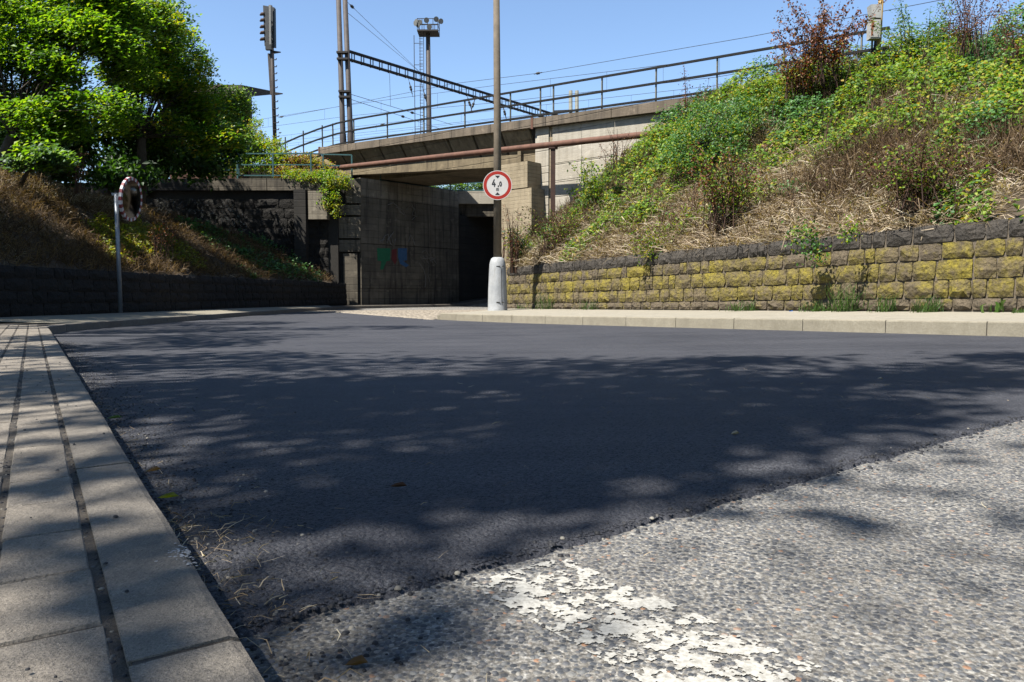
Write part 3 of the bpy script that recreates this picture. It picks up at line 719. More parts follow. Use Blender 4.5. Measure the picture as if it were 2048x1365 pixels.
scrib([(764, 486), (770, 472), (776, 469), (781, 488), (788, 493), (791, 478)]); scrib([(775, 480), (788, 464)]); scrib([(817, 484), (821, 470), (827, 480), (829, 490)])
scrib([(776, 410), (786, 406), (794, 412), (800, 424), (808, 430)]); scrib([(823, 408), (828, 420), (824, 430), (835, 434), (837, 420)])
scrib([(841, 514), (850, 527), (846, 512), (858, 529), (853, 511), (866, 527), (862, 512), (873, 528), (866, 532)], .014); scrib([(838, 526), (848, 540), (852, 560), (850, 575)], .014); scrib([(845, 518), (866, 516)], .012); scrib([(760, 483), (768, 478), (774, 486), (782, 470), (786, 486)], .014); scrib([(812, 420), (820, 412), (830, 418), (832, 432), (824, 440)], .014); scrib([(844, 505), (852, 500), (858, 512), (866, 503), (872, 516), (860, 522)], .012); scrib([(858, 530), (856, 548), (860, 566)], .01); scrib([(792, 415), (805, 420), (812, 434)], .012)

# left stone wing wall facing the camera
lws = thing('stone_wing_wall', (-12.5, 32.5, 0), 'tall dark stone wing wall with a concrete coping left of the bridge', 'wall')
m = MB(); m.box((-13.0, 33.15, 2.3), (10.9, .8, 5.7)); m.build('mortar_bed', M['mortar_dark'], lws)
lay_stones(lws, (-18.2, 32.68), (-7.95, 32.68), 0, 0, [.42] * 11, ['shade_darkened_stone'], .6, 1.05, .05, 0, gap=.02)
for i in range(4):
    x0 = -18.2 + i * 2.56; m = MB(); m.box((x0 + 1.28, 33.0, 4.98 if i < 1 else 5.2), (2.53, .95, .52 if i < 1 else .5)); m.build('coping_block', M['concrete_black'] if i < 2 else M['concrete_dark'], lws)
m = MB(); m.box((-8.3, 32.55, 4.3), (.8, .5, 1.2)); m.build('sunlit_streak_block', M['concrete_top'], lws)  # paler block put in for the streak of sunlight on this wall
m = MB(); m.box((-9.05, 32.5, 2.4), (.5, .5, 5.1)); m.build('buttress', M['concrete_black'], lws)
cr = MB(); cr.quad((-15.4, 32.36, 2.4), (-11.3, 32.36, 2.2), (-11.4, 32.36, 4.5), (-15.2, 32.36, 4.6)); cr.build('lime_crust', M['lime_crust'], lws)
# bank behind the left wing wall, up to the railway
m = MB(); m.quad((-40, 33.4, 5.3), (-6.9, 33.4, 5.45), (-6.9, 33.9, 5.5), (-9.2, 36.1, 7.2), (-40, 64, 7.3)); m.build('upper_left_bank', M['dry_grass_ground'], None, 'structure')

# teal railings
def teal(name, pts, label, h=1.0, posts=None):
    t = thing(name, pts[0], label, 'railing', 'teal railings by the underpass')
    for i, p in enumerate(pts):
        p = Vector(p)
        if posts is None or posts[i]: m = MB(); m.box((p.x, p.y, p.z + h / 2), (.06, .06, h)); m.build('post', M['teal_paint'], t)
    for k, hh in enumerate((h, h * .52, .06)):
        m = MB()
        for a, b in zip(pts[:-1], pts[1:]): m.bar(Vector(a) + Vector((0, 0, hh)), Vector(b) + Vector((0, 0, hh)), .05, .05)
        m.build('rail', M['teal_paint'], t)
    return t
teal('teal_railing', [(-18.0, 32.9, 5.25), (-15.75, 32.9, 5.28), (-13.45, 32.9, 5.3), (-11.9, 32.9, 5.35)], 'teal railing under the trees on the dark stone wall')
teal('teal_railing', [(-11.9, 33.05, 5.6), (-10.4, 33.05, 5.6), (-8.75, 33.05, 5.6), (-8.25, 33.2, 5.6), (-6.98, 33.1, 5.55)], 'teal railing among yellow bushes at the left bridge end')
tp = [la(t_, .25, 5.56) for t_ in (1.3, 2.7, 4.1, 5.6)] + [(-2.2, 37.9, 5.62), (-.6, 37.8, 5.62), (1.2, 37.7, 5.62), (3.2, 37.6, 5.62)]
teal('teal_railing', tp, 'teal railing seen in the gap beneath the bridge deck', .85)

# second portal beyond the gap
pt = thing('inner_portal', (.5, 38, 0), 'second lower concrete portal of the underpass behind the bridge', 'tunnel')
m = MB(); m.box((1.1, 37.85, 5.3), (8.2, .5, .62)); m.build('parapet', M['concrete_bright'], pt)
m = MB(); m.box((1.1, 38.0, 4.68), (8.2, .5, .6)); m.build('lintel', M['concrete_dark'], pt)
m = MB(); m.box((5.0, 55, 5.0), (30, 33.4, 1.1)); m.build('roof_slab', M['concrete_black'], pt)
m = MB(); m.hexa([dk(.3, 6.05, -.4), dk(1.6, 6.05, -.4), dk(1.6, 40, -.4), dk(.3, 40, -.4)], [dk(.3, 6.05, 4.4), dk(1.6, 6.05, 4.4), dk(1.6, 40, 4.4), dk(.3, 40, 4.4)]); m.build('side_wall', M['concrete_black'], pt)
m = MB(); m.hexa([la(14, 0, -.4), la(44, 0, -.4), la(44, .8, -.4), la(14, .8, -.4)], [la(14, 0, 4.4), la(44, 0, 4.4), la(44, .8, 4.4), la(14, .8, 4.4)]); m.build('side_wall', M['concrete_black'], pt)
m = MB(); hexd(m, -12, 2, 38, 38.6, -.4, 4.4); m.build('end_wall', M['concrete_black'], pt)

# ------------------------------------------------------------------ pipe along the bridge
pp = thing('brown_pipe', dk(4, -.75, 0), 'long rust-brown pipe crossing in front of the bridge on a steel post', 'pipe')
pts = [(-8.55, 34.2, 6.05)] + [(lerp(-8.24, 4.61, i / 6), lerp(33.9, 22.21, i / 6), 6.09 - .068 * (lerp(-8.24, 4.61, i / 6) + 8.24)) for i in range(7)] + [(6.4, 20.7, 5.2)]
m = MB(); m.tube(pts, .10, 14); m.build('pipe', M['rust_pipe'], pp, smooth=True)
for i in (1, 2):
    p = Vector(pts[1]) + (Vector(pts[2]) - Vector(pts[1])) * (.05 + .1 * i); q = p + Vector((.05, -.045, 0)); m = MB(); m.tube([p, q], .135, 12); m.build('pipe_collar', M['rust_dark'], pp)
px_ = 1.36; py_ = 33.9 + (px_ + 8.24) * (22.21 - 33.9) / (4.61 + 8.24); pz_ = 6.09 - .068 * (px_ + 8.24)
m = MB(); m.box((px_, py_, (1.4 + pz_ - .1) / 2), (.15, .15, pz_ - 1.5)); m.build('support_post', M['rust_dark'], pp)
m = MB(); m.box((px_, py_, pz_ - .12), (.3, .22, .05)); m.build('support_plate', M['rust_dark'], pp)

# ------------------------------------------------------------------ lamp post and sign
LPX, LPY = -.345, 18.0; LPZ = Rz(LPX, LPY) + .13
lp = thing('lamp_post', (LPX, LPY, LPZ), 'tall brown lamp post with a whitewashed concrete base on the kerb corner', 'lamp post')
prof = [(.245, -.1), (.245, .02), (.235, .06), (.225, .5), (.208, .9), (.195, 1.12), (.18, 1.2), (.15, 1.27), (.11, 1.30), (.0, 1.30)]
m = MB(); N = 16
for r, z in prof:
    for k in range(N):
        t_ = 2 * math.pi * k / N; m.v.append((LPX + max(r, .001) * math.cos(t_), LPY + max(r, .001) * math.sin(t_), LPZ + z))
for j in range(len(prof) - 1):
    for k in range(N): m.f.append((j * N + k, j * N + (k + 1) % N, (j + 1) * N + (k + 1) % N, (j + 1) * N + k))
m.build('base', M['base_paint'], lp, smooth=True)
m = MB(); m.tube([(LPX, LPY, LPZ + 1.28), (LPX - .0, LPY, LPZ + 4.5), (LPX - .03, LPY, LPZ + 9.0)], [.10, .088, .068], 14); m.build('pole', M['column_concrete'], lp, smooth=True)
m = MB(); m.tube([(LPX - .03, LPY, LPZ + 9.0), (LPX - .05, LPY - .2, LPZ + 9.4), (LPX - .2, LPY - 1.2, LPZ + 9.6)], .035, 8); m.build('arm', M['mast_brown'], lp, smooth=True)
m = MB(); m.box((LPX - .22, LPY - 1.5, LPZ + 9.58), (.26, .6, .12)); m.build('lamp_head', M['lamp_grey'], lp)
# hatch seam and clips on the base
m = MB(); sx = LPX + .10
m.bar((sx, LPY - .213, LPZ + .2), (sx - .012, LPY - .182, LPZ + 1.05), .006, .004); m.build('hatch_seam', M['crack_tar'], lp)
for z, o in ((.23, -.232), (1.08, -.195)):
    m = MB(); m.box((sx - .08, LPY + o - .002, LPZ + z), (.09, .008, .02)); m.build('clip', M['crack_tar'], lp)
    m = MB(); m.box((sx + .035, LPY + o + .012, LPZ + z), (.05, .02, .018)); m.build('clip', M['crack_tar'], lp)
sg = thing('height_limit_sign', (LPX + .02, LPY - .13, 2.8), 'round red-rimmed height limit sign reading 4,0 m on the lamp post', 'road sign')
SGC = at(995, 371, LPY - .16)
def disc(r0, r1, y, mat, nm, n=48, th=.0):
    m = MB()
    for k in range(n):
        a, b = 2 * math.pi * k / n, 2 * math.pi * (k + 1) / n; P = lambda r, t_, yy: (SGC.x + r * math.cos(t_), yy, SGC.z + r * math.sin(t_))
        if r0 > 0: m.quad(P(r0, a, y), P(r1, a, y), P(r1, b, y), P(r0, b, y))
        else: m.quad(P(0, 0, y), P(r1, a, y), P(r1, b, y))
        if th: m.quad(P(r1, a, y), P(r1, a, y + th), P(r1, b, y + th), P(r1, b, y))
    m.build(nm, mat, sg)
SR = 28.9 / 1500 * (LPY - .16)
disc(0, SR, SGC.y + .012, M['lamp_grey'], 'backing_plate', 48, .018)
disc(SR * .74, SR * .955, SGC.y - .004, M['sign_red'], 'red_ring')
disc(SR * .955, SR * 1.0, SGC.y - .003, M['sign_white'], 'white_rim')
disc(0, SR * .74, SGC.y - .003, M['sign_white'], 'sign_face')
for sgn in (1, -1):
    m = MB(); z0 = SGC.z + sgn * SR * .65; z1 = SGC.z + sgn * SR * .47; wq = SR * .17
    m.quad((SGC.x - wq, SGC.y - .007, z0 - sgn * .0), (SGC.x + wq, SGC.y - .007, z0), (SGC.x, SGC.y - .007, z1)) ; m.build('triangle', M['sign_black'], sg)
def text(s, size, x, z, mat, parent, nm):
    cu = bpy.data.curves.new(nm, 'FONT'); cu.body = s; cu.size = size; cu.align_x = 'CENTER'; cu.align_y = 'CENTER'; cu.extrude = .001; cu.offset = size * .004
    tmp = bpy.data.objects.new('tmp', cu); me = bpy.data.meshes.new_from_object(tmp); bpy.data.objects.remove(tmp)
    me.materials.clear(); me.materials.append(mat)
    o = bpy.data.objects.new(nm, me); link(o, parent, (x, SGC.y - .009, z)); o.rotation_euler = (math.pi / 2, 0, 0); o.scale = (.82, 1, 1); return o
def glyph(nm, strokes, x0, z0, h, t_):
    m = MB(); yy = SGC.y - .007; k = 0
    for st in strokes:
        for (ax, az), (bx, bz) in zip(st[:-1], st[1:]):
            k += 1; a = Vector((x0 + ax * h, yy - k * .00003, z0 + az * h)); b = Vector((x0 + bx * h, yy - k * .00003, z0 + bz * h)); d = (b - a).normalized(); n_ = Vector((-d.z, 0, d.x)) * t_ * .5; a -= d * t_ * .35; b += d * t_ * .35
            m.quad(a + n_, a - n_, b - n_, b + n_)
    m.build(nm, M['sign_black'], sg)
glyph('numeral', [[(.46, .30), (-.0, .30), (.30, 1.0)], [(.33, .55), (.33, 0)]], SGC.x - SR * .36, SGC.z - SR * .08, SR * .46, SR * .07)
glyph('comma', [[(.0, .14), (-.04, -.04)]], SGC.x + SR * .06, SGC.z - SR * .08, SR * .40, SR * .07)
glyph('numeral', [[(.22 + .2 * math.cos(q * .5236), .5 + .48 * math.sin(q * .5236)) for q in range(13)]], SGC.x + SR * .14, SGC.z - SR * .06, SR * .30, SR * .06)
glyph('unit_letter', [[(0, 0), (0, 1), (.45, 1), (.45, 0)], [(.45, 1), (.9, 1), (.9, 0)]], SGC.x - SR * .07, SGC.z - SR * .37, SR * .15, SR * .036)
for zz in (.3, -.3):
    m = MB(); m.tube([(LPX + .11 * math.cos(t_), LPY + .11 * math.sin(t_), SGC.z + SR * zz) for t_ in [k * math.pi / 6 for k in range(13)]], .012, 6); m.build('clamp', M['galvanised'], sg)

# ------------------------------------------------------------------ traffic mirror
mb_ = at(241, 616, 16.0); mtop = at(232, 390, 16.0)
tm = thing('traffic_mirror', mb_, 'round convex traffic mirror with red and white dashed rim on a grey pole', 'traffic mirror')
m = MB(); m.tube([mb_ - Vector((0, 0, .1)), mtop], .042, 10); m.build('pole', M['galvanised'], tm, smooth=True)
m = MB(); m.box(mtop + Vector((-.02, 0, .01)), (.12, .05, .05)); m.build('pole_cap', M['galvanised'], tm)
mc = at(261, 399, 16.0); m = MB(); m.bar(mtop + Vector((0, 0, -.04)), mc + Vector((-.02, 0, -.02)), .05); m.bar(mtop + Vector((0, 0, -.2)), mc + Vector((-.02, 0, -.2)), .03); m.build('bracket', M['galvanised'], tm)
nrm = Vector((.985, .02, -.10)).normalized(); ax1 = nrm.cross(Vector((0, 0, 1))).normalized(); ax2 = ax1.cross(nrm)
MR = .468
def mp(r, t_, o): return mc + ax1 * (r * math.cos(t_)) + ax2 * (r * math.sin(t_)) + nrm * o
m = MB(); NR = 6; n = 40
for j in range(NR + 1):
    r = MR * .86 * j / NR + .001
    for k in range(n): m.v.append(tuple(mp(r, 2 * math.pi * k / n, .06 * (1 - (r / MR) ** 2) + .01)))
for j in range(NR):
    for k in range(n): m.f.append((j * n + k, (j + 1) * n + k, (j + 1) * n + (k + 1) % n, j * n + (k + 1) % n))
m.build('mirror_face', M['mirror_glass'], tm, smooth=True)
m = MB()
for k in range(n):
    a, b = 2 * math.pi * k / n, 2 * math.pi * (k + 1) / n; m.quad(mp(0, 0, -.10), mp(MR * .96, a, -.01), mp(MR * .96, b, -.01))
m.build('back_shell', M['lamp_grey'], tm)
nseg = 36
for k in range(nseg):
    a, b = 2 * math.pi * k / nseg, 2 * math.pi * (k + 1) / nseg; m = MB()
    m.hexa([mp(MR * .86, a, -.02), mp(MR, a, -.02), mp(MR, b, -.02), mp(MR * .86, b, -.02)], [mp(MR * .85, a, .03), mp(MR * .99, a, .03), mp(MR * .99, b, .03), mp(MR * .85, b, .03)])
    m.build('rim_segment', M['rim_red'] if k % 2 else M['rim_white'], tm)

# ------------------------------------------------------------------ railway masts, portal, wires
YM = 38.0
mt = thing('catenary_mast', at(688, 280, YM), 'brown twin-tube catenary mast rising behind the bridge railing', 'mast')
for x0, x1 in ((676, 688), (689, 704)):
    a = at(x1, 290, YM) - Vector((0, 0, 2.0)); b = at(x0, -30, YM); m = MB(); m.tube([a, a.lerp(b, .25), a.lerp(b, .27), b], [.17, .165, .135, .12], 12); m.build('tube', M['mast_brown'], mt, smooth=True)
for y in (106, 119, 184, 195):
    a, b = at(674 + (y - 106) * .05, y, YM - .15), at(696 + (y - 106) * .05 + (0 if y < 150 else 1), y, YM - .15); m = MB(); m.bar(a, b, .3, .09); m.build('clamp', M['truss_steel'], mt)
BA, BB = Vector((-8.1, 37.9, 12.3)), Vector((3.3, 51.5, 12.3))
tb = thing('catenary_beam', BA, 'dark lattice portal beam running from the twin-tube mast across the tracks', 'beam')
d = (BB - BA).normalized(); sd = Vector((-d.y, d.x, 0)); m4 = {}
for nm, o, h in (('chord', -.1, .2), ('chord', .1, .2), ('chord', -.1, -.2), ('chord', .1, -.2)):
    m = MB(); m.bar(BA + sd * o + Vector((0, 0, h)), BB + sd * o + Vector((0, 0, h)), .06, .06); m.build(nm, M['truss_steel'], tb)
nb = 30; L = (BB - BA).length
for i in range(nb):
    p = BA + d * (L * (i + .5) / nb); m = MB()
    for o in (-.1, .1): m.bar(p + sd * o + Vector((0, 0, -.19)), p + sd * o + Vector((0, 0, .19)), .045)
    m.bar(p - sd * .12 + Vector((0, 0, -.24)), p + sd * .12 + Vector((0, 0, -.24)), .04); m.build('lattice_frame', M['truss_steel'], tb)
fm = thing('far_catenary_mast', (3.9, 51, 6), 'pale twin catenary mast tips just above the bridge railing', 'mast')
for o in (0, .42):
    m = MB(); m.tube([(4.0 + o, 51.5, 6), (3.95 + o, 51.5, 14.2)], [.17, .13], 10); m.build('tube', M['post_grey'], fm, smooth=True)
m = MB(); m.bar((2.8, 51.3, 12.8), (5.0, 51.3, 12.9), .09); m.build('cross_bar', M['truss_steel'], fm)

def wire(pxs, b, r=.011, name='overhead_wire', sag=0, mat='wire_dark', parent=None, lab_=None):
    pts = [atline(x, y, b) for x, y in pxs]; out = []
    for p, q in zip(pts[:-1], pts[1:]):
        for i in range(10): t_ = i / 10; z = p.lerp(q, t_); z.z -= sag * 4 * t_ * (1 - t_); out.append(z)
    out.append(pts[-1]); m = MB(); m.tube(out, r, 4); o = m.build(name, M[mat], parent)
    if not parent: tag(o, lab_, 'wire')
    return o
def insul(p, d, parent, L=.55, r=.075):
    d = Vector(d).normalized(); p = Vector(p); m = MB(); pts = []; rs = []
    for i in range(9): pts.append(p + d * (L * (i / 8 - .5))); rs.append(r if i in (3, 5) else (r * .8 if i == 4 else r * .35))
    m.tube(pts, rs, 8); m.build('insulator', M['signal_black'], parent)
def catline(name, label, top, low, b, nd=9, ins=None):
    t = thing(name, atline(*top[0], b), label, 'overhead line')
    wire(top, b, .012, 'carrier_wire', 0, parent=t)
    if low:
        wire(low, b, .012, 'contact_wire', 0, parent=t)
        for i in range(nd):
            f = (i + .5) / nd; x = lerp(top[0][0], top[-1][0], f)
            def yy(L_): 
                for p, q in zip(L_[:-1], L_[1:]):
                    if p[0] <= x <= q[0]: return lerp(p[1], q[1], (x - p[0]) / (q[0] - p[0]))
                return L_[-1][1]
            a = atline(x, yy(top), b); c = atline(x, yy(low), b); m = MB(); m.tube([a, c], .008, 3); m.build('dropper', M['wire_dark'], t)
    if ins:
        for x, y in ins:
            p = atline(x, y, b); insul(p, atline(x + 10, y - 2, b) - p, t)
    return t
catline('overhead_line', 'highest overhead line slanting up to the upper right with an insulator', [(556, 236), (680, 213), (905, 168), (1076, 147), (1500, 74), (1900, -3), (2100, -45)], None, 11, ins=[(1076, 147), (563, 234)])
catline('overhead_line', 'overhead line with droppers just under the highest one', [(480, 246), (700, 210), (1000, 170), (1430, 118), (1700, 70), (2060, 20)], [(480, 262), (700, 232), (1000, 205), (1430, 155), (1700, 110), (2060, 55)], 13, 14)
catline('overhead_line', 'lower overhead line with droppers behind the railing middle rail', [(540, 275), (760, 248), (1000, 220), (1430, 172), (1560, 140)], [(540, 285), (760, 262), (1000, 236), (1430, 190), (1560, 170)], 19, 12, ins=[(560, 266), (765, 249)])
catline('overhead_line', 'lowest overhead wire pair skimming the bridge edge', [(540, 292), (800, 262), (1100, 226), (1450, 180)], [(540, 296), (800, 268), (1100, 232), (1450, 184)], 26, 8)
def stay(p, q, label, ins=None, r=.014):
    m = MB(); m.tube([p, q], r, 4); t = thing('stay_wire', p, label, 'wire'); m.build('wire', M['wire_dark'], t)
    for f in ins or (): insul(Vector(p).lerp(Vector(q), f), Vector(q) - Vector(p), t, .7, .08)
stay(at(690, 0, YM), at(868, 172, 62), 'upper stay wire running down from the top of the twin mast', (.05,))
stay(at(688, 20, YM), at(856, 158, 62), 'lower stay wire running down from the top of the twin mast')
stay(at(698, 188, YM), at(905, 250, 55), 'short stay wire from the lower mast clamp with insulator', (.52,))
stay(at(698, 198, YM), at(880, 258, 55), 'lowest stay wire from the lower mast clamp with insulator', (.5,))
for x0, y0, x1, y1, lb in ((815, 150, 826, 195, 'hanger with insulator under the lattice beam near its middle'), (841, 160, 856, 215, 'hanger with insulator in front of the light tower'), (932, 186, 944, 222, 'left leg of the V hanger under the lattice beam'), (952, 193, 942, 222, 'right leg of the V hanger under the lattice beam'), (1004, 205, 1013, 240, 'hanger with insulator right of the lamp post')):
    stay(at(x0, y0, 46), at(x1, y1, 46), lb, (.6,), .012)
stay(at(779, 147, 42), at(781, 212, 42), 'plain vertical hanger under the lattice beam near the mast', None, .01)
# light tower
TY = 85.0
lt = thing('light_tower', at(858, 265, TY), 'distant yard light tower with railed platform and a cluster of floodlights', 'light tower')
a = at(859, 275, TY) - Vector((0, 0, 12)); b = at(856, 68, TY); m = MB(); m.tube([a, b], [.36, .24], 12); m.build('mast', M['mast_brown'], lt, smooth=True)
pc = at(857, 67, TY); m = MB(); m.box(pc, (2.3, 2.0, .16)); m.build('platform', M['truss_steel'], lt)
m = MB(); 
for x in (-1.12, -.6, 0, .6, 1.12):
    for y in (-.95, .95): m.bar(pc + Vector((x, y, .08)), pc + Vector((x, y, 1.25)), .06)
for h in (.65, 1.25):
    for y in (-.95, .95): m.bar(pc + Vector((-1.15, y, h)), pc + Vector((1.15, y, h)), .06)
    for x in (-1.12, 1.12): m.bar(pc + Vector((x, -.95, h)), pc + Vector((x, .95, h)), .06)
m.build('platform_rail', M['truss_steel'], lt)
for x, y, fx in ((834, 44, -1), (837, 50, -.8), (840, 45, -.3), (853, 41, .1), (872, 39, .35), (881, 43, .7), (832, 47, -1), (859, 54, 0)):
    p = at(x, y, TY - .9); dd = Vector((fx, -1, -.35)).normalized(); m = MB(); m.tube([p - dd * .25, p - dd * .1, p, p + dd * .12], [.09, .12, .26, .29], 14); m.build('floodlight', M['lamp_grey'], lt)
m = MB(); lx = -.75
for o in (-.2, .2): m.bar(a + Vector((lx + o, -.4, 0)), b + Vector((lx + .1 + o, -.4, 0)), .06)
for i in range(70):
    p = a.lerp(b, i / 70) + Vector((lx, -.4, 0)); m.bar(p - Vector((.2, 0, 0)), p + Vector((.2, 0, 0)), .04)
m.bar(a + Vector((lx - .75, -.4, 0)), b + Vector((lx - .75, -.4, -.3)), .07)
for i in range(7):
    p = a.lerp(b, .35 + i * .1) + Vector((lx, -.4, 0)); m.bar(p + Vector((.2, 0, 0)), p + Vector((-.75, 0, 0)), .05)
m.build('ladder', M['truss_steel'], lt)
# railway signal
rs = thing('railway_signal', at(551, 290, YM), 'tall railway colour-light signal seen from behind on a rung mast', 'railway signal')
p0 = at(551, 300, YM); p1 = at(541, 12, YM)
m = MB(); m.tube([p0 - Vector((0, 0, 1)), p1], .095, 10); m.build('mast', M['mast_brown'], rs, smooth=True)
m = MB(); q = [at(526, 11, YM - .1), at(548, 15, YM - .3), at(549, 94, YM - .3), at(529, 92, YM - .1)]
bk = Vector((.02, .22, 0)); m.hexa([v_ for v_ in q], [v_ + bk for v_ in q]); m.build('signal_head', M['signal_black'], rs)
m = MB(); m.box(at(538, 96, YM - .15), (.3, .2, .22)); m.build('lower_box', M['signal_black'], rs)
for y in (28, 40, 53, 65, 78):
    p = at(529, y, YM - .1); m = MB(); m.tube([p, p + Vector((-.14, .02, -.01)), p + Vector((-.24, .04, -.06))], [.09, .085, .03], 8); m.build('lamp_hood', M['rust_dark'], rs)
for y in (45, 57, 62, 74, 81):
    p = at(541, y, YM - .38); m = MB(); m.box(p, (.18, .1, .09)); m.build('bracket', M['mast_brown'], rs)
m = MB(); m.bar(at(540, 11, YM - .42), at(541, 90, YM - .42), .09); m.build('cable_duct', M['lamp_grey'], rs)
for y in (105, 188):
    m = MB(); p = at(546 + (y - 105) * .05, y, YM); m.hexa([p + Vector((0, -.1, -.05)), p + Vector((.38, -.04, -.01)), p + Vector((.38, .04, -.01)), p + Vector((0, .1, -.05))], [p + Vector((0, -.1, .06)), p + Vector((.38, -.04, .02)), p + Vector((.38, .04, .02)), p + Vector((0, .1, .06))]); m.build('step_plate', M['truss_steel'], rs)
for i in range(12):
    y = 120 + i * 14; x = 545.5 + (y - 105) * .035; m = MB(); m.bar(at(x - (5 if i > 6 else 0), y, YM - .1), at(x + 6, y, YM - .1), .035); m.bar(at(x + 6, y, YM - .1), at(x + 7, y - 3, YM - .1), .035); m.build('rung', M['truss_steel'], rs)
m = MB(); m.bar(at(538, 108, YM), at(543, 190, YM), .11); m.build('side_rail', M['mast_brown'], rs)
m = MB(); m.box(at(556, 287, YM - .3), (.2, .2, .36)); m.build('relay_box', M['cabinet_grey'], rs)
m = MB(); m.bar(at(553.5, 279, YM - .3), at(554, 296, YM - .3), .07); m.build('yellow_marker', M['yellow_paint'], rs)
# equipment pole with cabinets on the right bank
YP = 19.4
ep = thing('equipment_pole', at(1758, 110, YP), 'rusty yellow pole with two pale grey cabinets on top of the right bank', 'utility pole')
m = MB(); m.tube([at(1755, 118, YP) - Vector((0, 0, .4)), at(1764, -40, YP)], .062, 10); m.build('pole', M['post_yellow'], ep, smooth=True)
m = MB(); m.tube([at(1746, 118, YP - .1) - Vector((0, 0, .4)), at(1755, 36, YP - .1)], .035, 8); m.build('conduit', M['mast_brown'], ep, smooth=True)
q0 = at(1749, 26, YP - .25); m = MB(); m.hexa([q0 + Vector((-.10, -.12, -.15)), q0 + Vector((.13, -.1, -.16)), q0 + Vector((.13, .12, -.16)), q0 + Vector((-.10, .1, -.15))], [q0 + Vector((-.15, -.12, .16)), q0 + Vector((.13, -.1, .18)), q0 + Vector((.13, .12, .18)), q0 + Vector((-.15, .1, .16))]); m.build('upper_cabinet', M['cabinet_grey'], ep)
q1 = at(1747, 61, YP - .25); m = MB(); m.box(q1, (.25, .2, .46)); m.build('lower_cabinet', M['cabinet_grey'], ep)
m = MB(); m.box(q1 + Vector((-.02, -.105, -.0)), (.2, .012, .4)); m.build('cabinet_door', M['cabinet_grey'], ep)
m = MB(); m.quad(*[q1 + Vector((x, -.113, z)) for x, z in ((-.11, .2), (-.03, .19), (-.05, .02), (-.07, -.16), (-.11, -.18))]); m.build('rust_stain', M['cabinet_rust'], ep)
# signal hut
ht = thing('signal_hut', (-14, 40, 6), 'dark wooden railway hut with a wide flat eave, half hidden by creeper', 'building')
e1, e2 = at(486, 178, 39.5), at(543, 186, 41.5); m = MB()
m.hexa([(e1.x - 5, 38.8, e1.z - .35), (e1.x + .2, 38.8, e1.z - .62), (e2.x, 41.5, e2.z - .1), (e1.x - 5, 41.6, e1.z - .1)], [(e1.x - 5, 38.8, e1.z + .1), (e1.x + .2, 38.8, e1.z + .0), (e2.x, 41.5, e2.z + .1), (e1.x - 5, 41.6, e1.z + .3)]); m.build('roof', M['hut_roof'], ht)
wx = at(497, 230, 40).x
for i in range(12):
    m = MB(); m.box((wx - .14 - i * .3, 40.2, 8.6), (.27, .12, 5.6)); m.build('wall_board', M['hut_boards'], ht)
m = MB(); m.box((wx - 2.2, 40.5, 8.6), (4.3, .4, 5.5)); m.build('walls', M['hut_boards'], ht)

# ------------------------------------------------------------------ foliage
def leaf_mesh(name, pts, size, mat, parent=None, kind=None, up=.5, asp=.55, normals=None, trip=False):
    """each leaf a folded rhomb of two quads' worth of faces, random heading"""
    pts = np.asarray(pts, dtype=np.float64)
    if trip: pts = np.repeat(pts, 3, 0) + RNG.normal(0, size * .42, (len(pts) * 3, 3))
    n = len(pts); s = size * RNG.uniform(.6, 1.25, n)
    nr = RNG.normal(0, 1, (n, 3)); nr /= np.linalg.norm(nr, axis=1, keepdims=True) + 1e-9
    nr = nr * (1 - up) + np.array([-.25, -.3, .9]) * up * 1.4
    if normals is not None: nr = nr + normals * .6
    nr /= np.linalg.norm(nr, axis=1, keepdims=True) + 1e-9
    h = RNG.normal(0, 1, (n, 3)); h -= nr * (h * nr).sum(1, keepdims=True); h /= np.linalg.norm(h, axis=1, keepdims=True) + 1e-9
    k = np.cross(nr, h)
    S = s[:, None]
    a = pts - h * S * .5; b = pts + h * S * .5 - nr * S * .12
    l = pts + k * S * asp * .5 + nr * S * .10 - h * S * .08; r = pts - k * S * asp * .5 + nr * S * .10 - h * S * .08
    v = np.stack([a, l, b, r], 1).reshape(-1, 3); i = np.arange(n)[:, None] * 4
    f = np.concatenate([i + np.array([[0, 1, 2]]), i + np.array([[0, 2, 3]])], 1).reshape(-1, 3)
    return np_mesh(name, v, f, mat, parent, kind)
def blades(name, base, tip, width, mat, parent=None, kind=None, curl=.3):
    """thin curved ribbons from base to tip (3 sections)"""
    base = np.asarray(base); tip = np.asarray(tip); n = len(base); d = tip - base; L = np.linalg.norm(d, axis=1, keepdims=True)
    off = RNG.normal(0, 1, (n, 3)) * L * curl * .5; mid = (base + tip) / 2 + off; mid[:, 2] += (L[:, 0] * curl * .4)
    sd = np.cross(d, RNG.normal(0, 1, (n, 3))); sd /= np.linalg.norm(sd, axis=1, keepdims=True) + 1e-9
    w_ = (width * RNG.uniform(.5, 1.3, n))[:, None] * .5
    q1 = base * .45 + mid * .55 + 0; v = np.stack([base - sd * w_, base + sd * w_, mid - sd * w_, mid + sd * w_, tip - sd * w_ * .4, tip + sd * w_ * .4], 1).reshape(-1, 3)
    i = np.arange(n)[:, None] * 6; f = np.concatenate([i + np.array([[0, 1, 3, 2]]), i + np.array([[2, 3, 5, 4]])], 1).reshape(-1, 4)
    return np_mesh(name, v, f, mat, parent, kind)
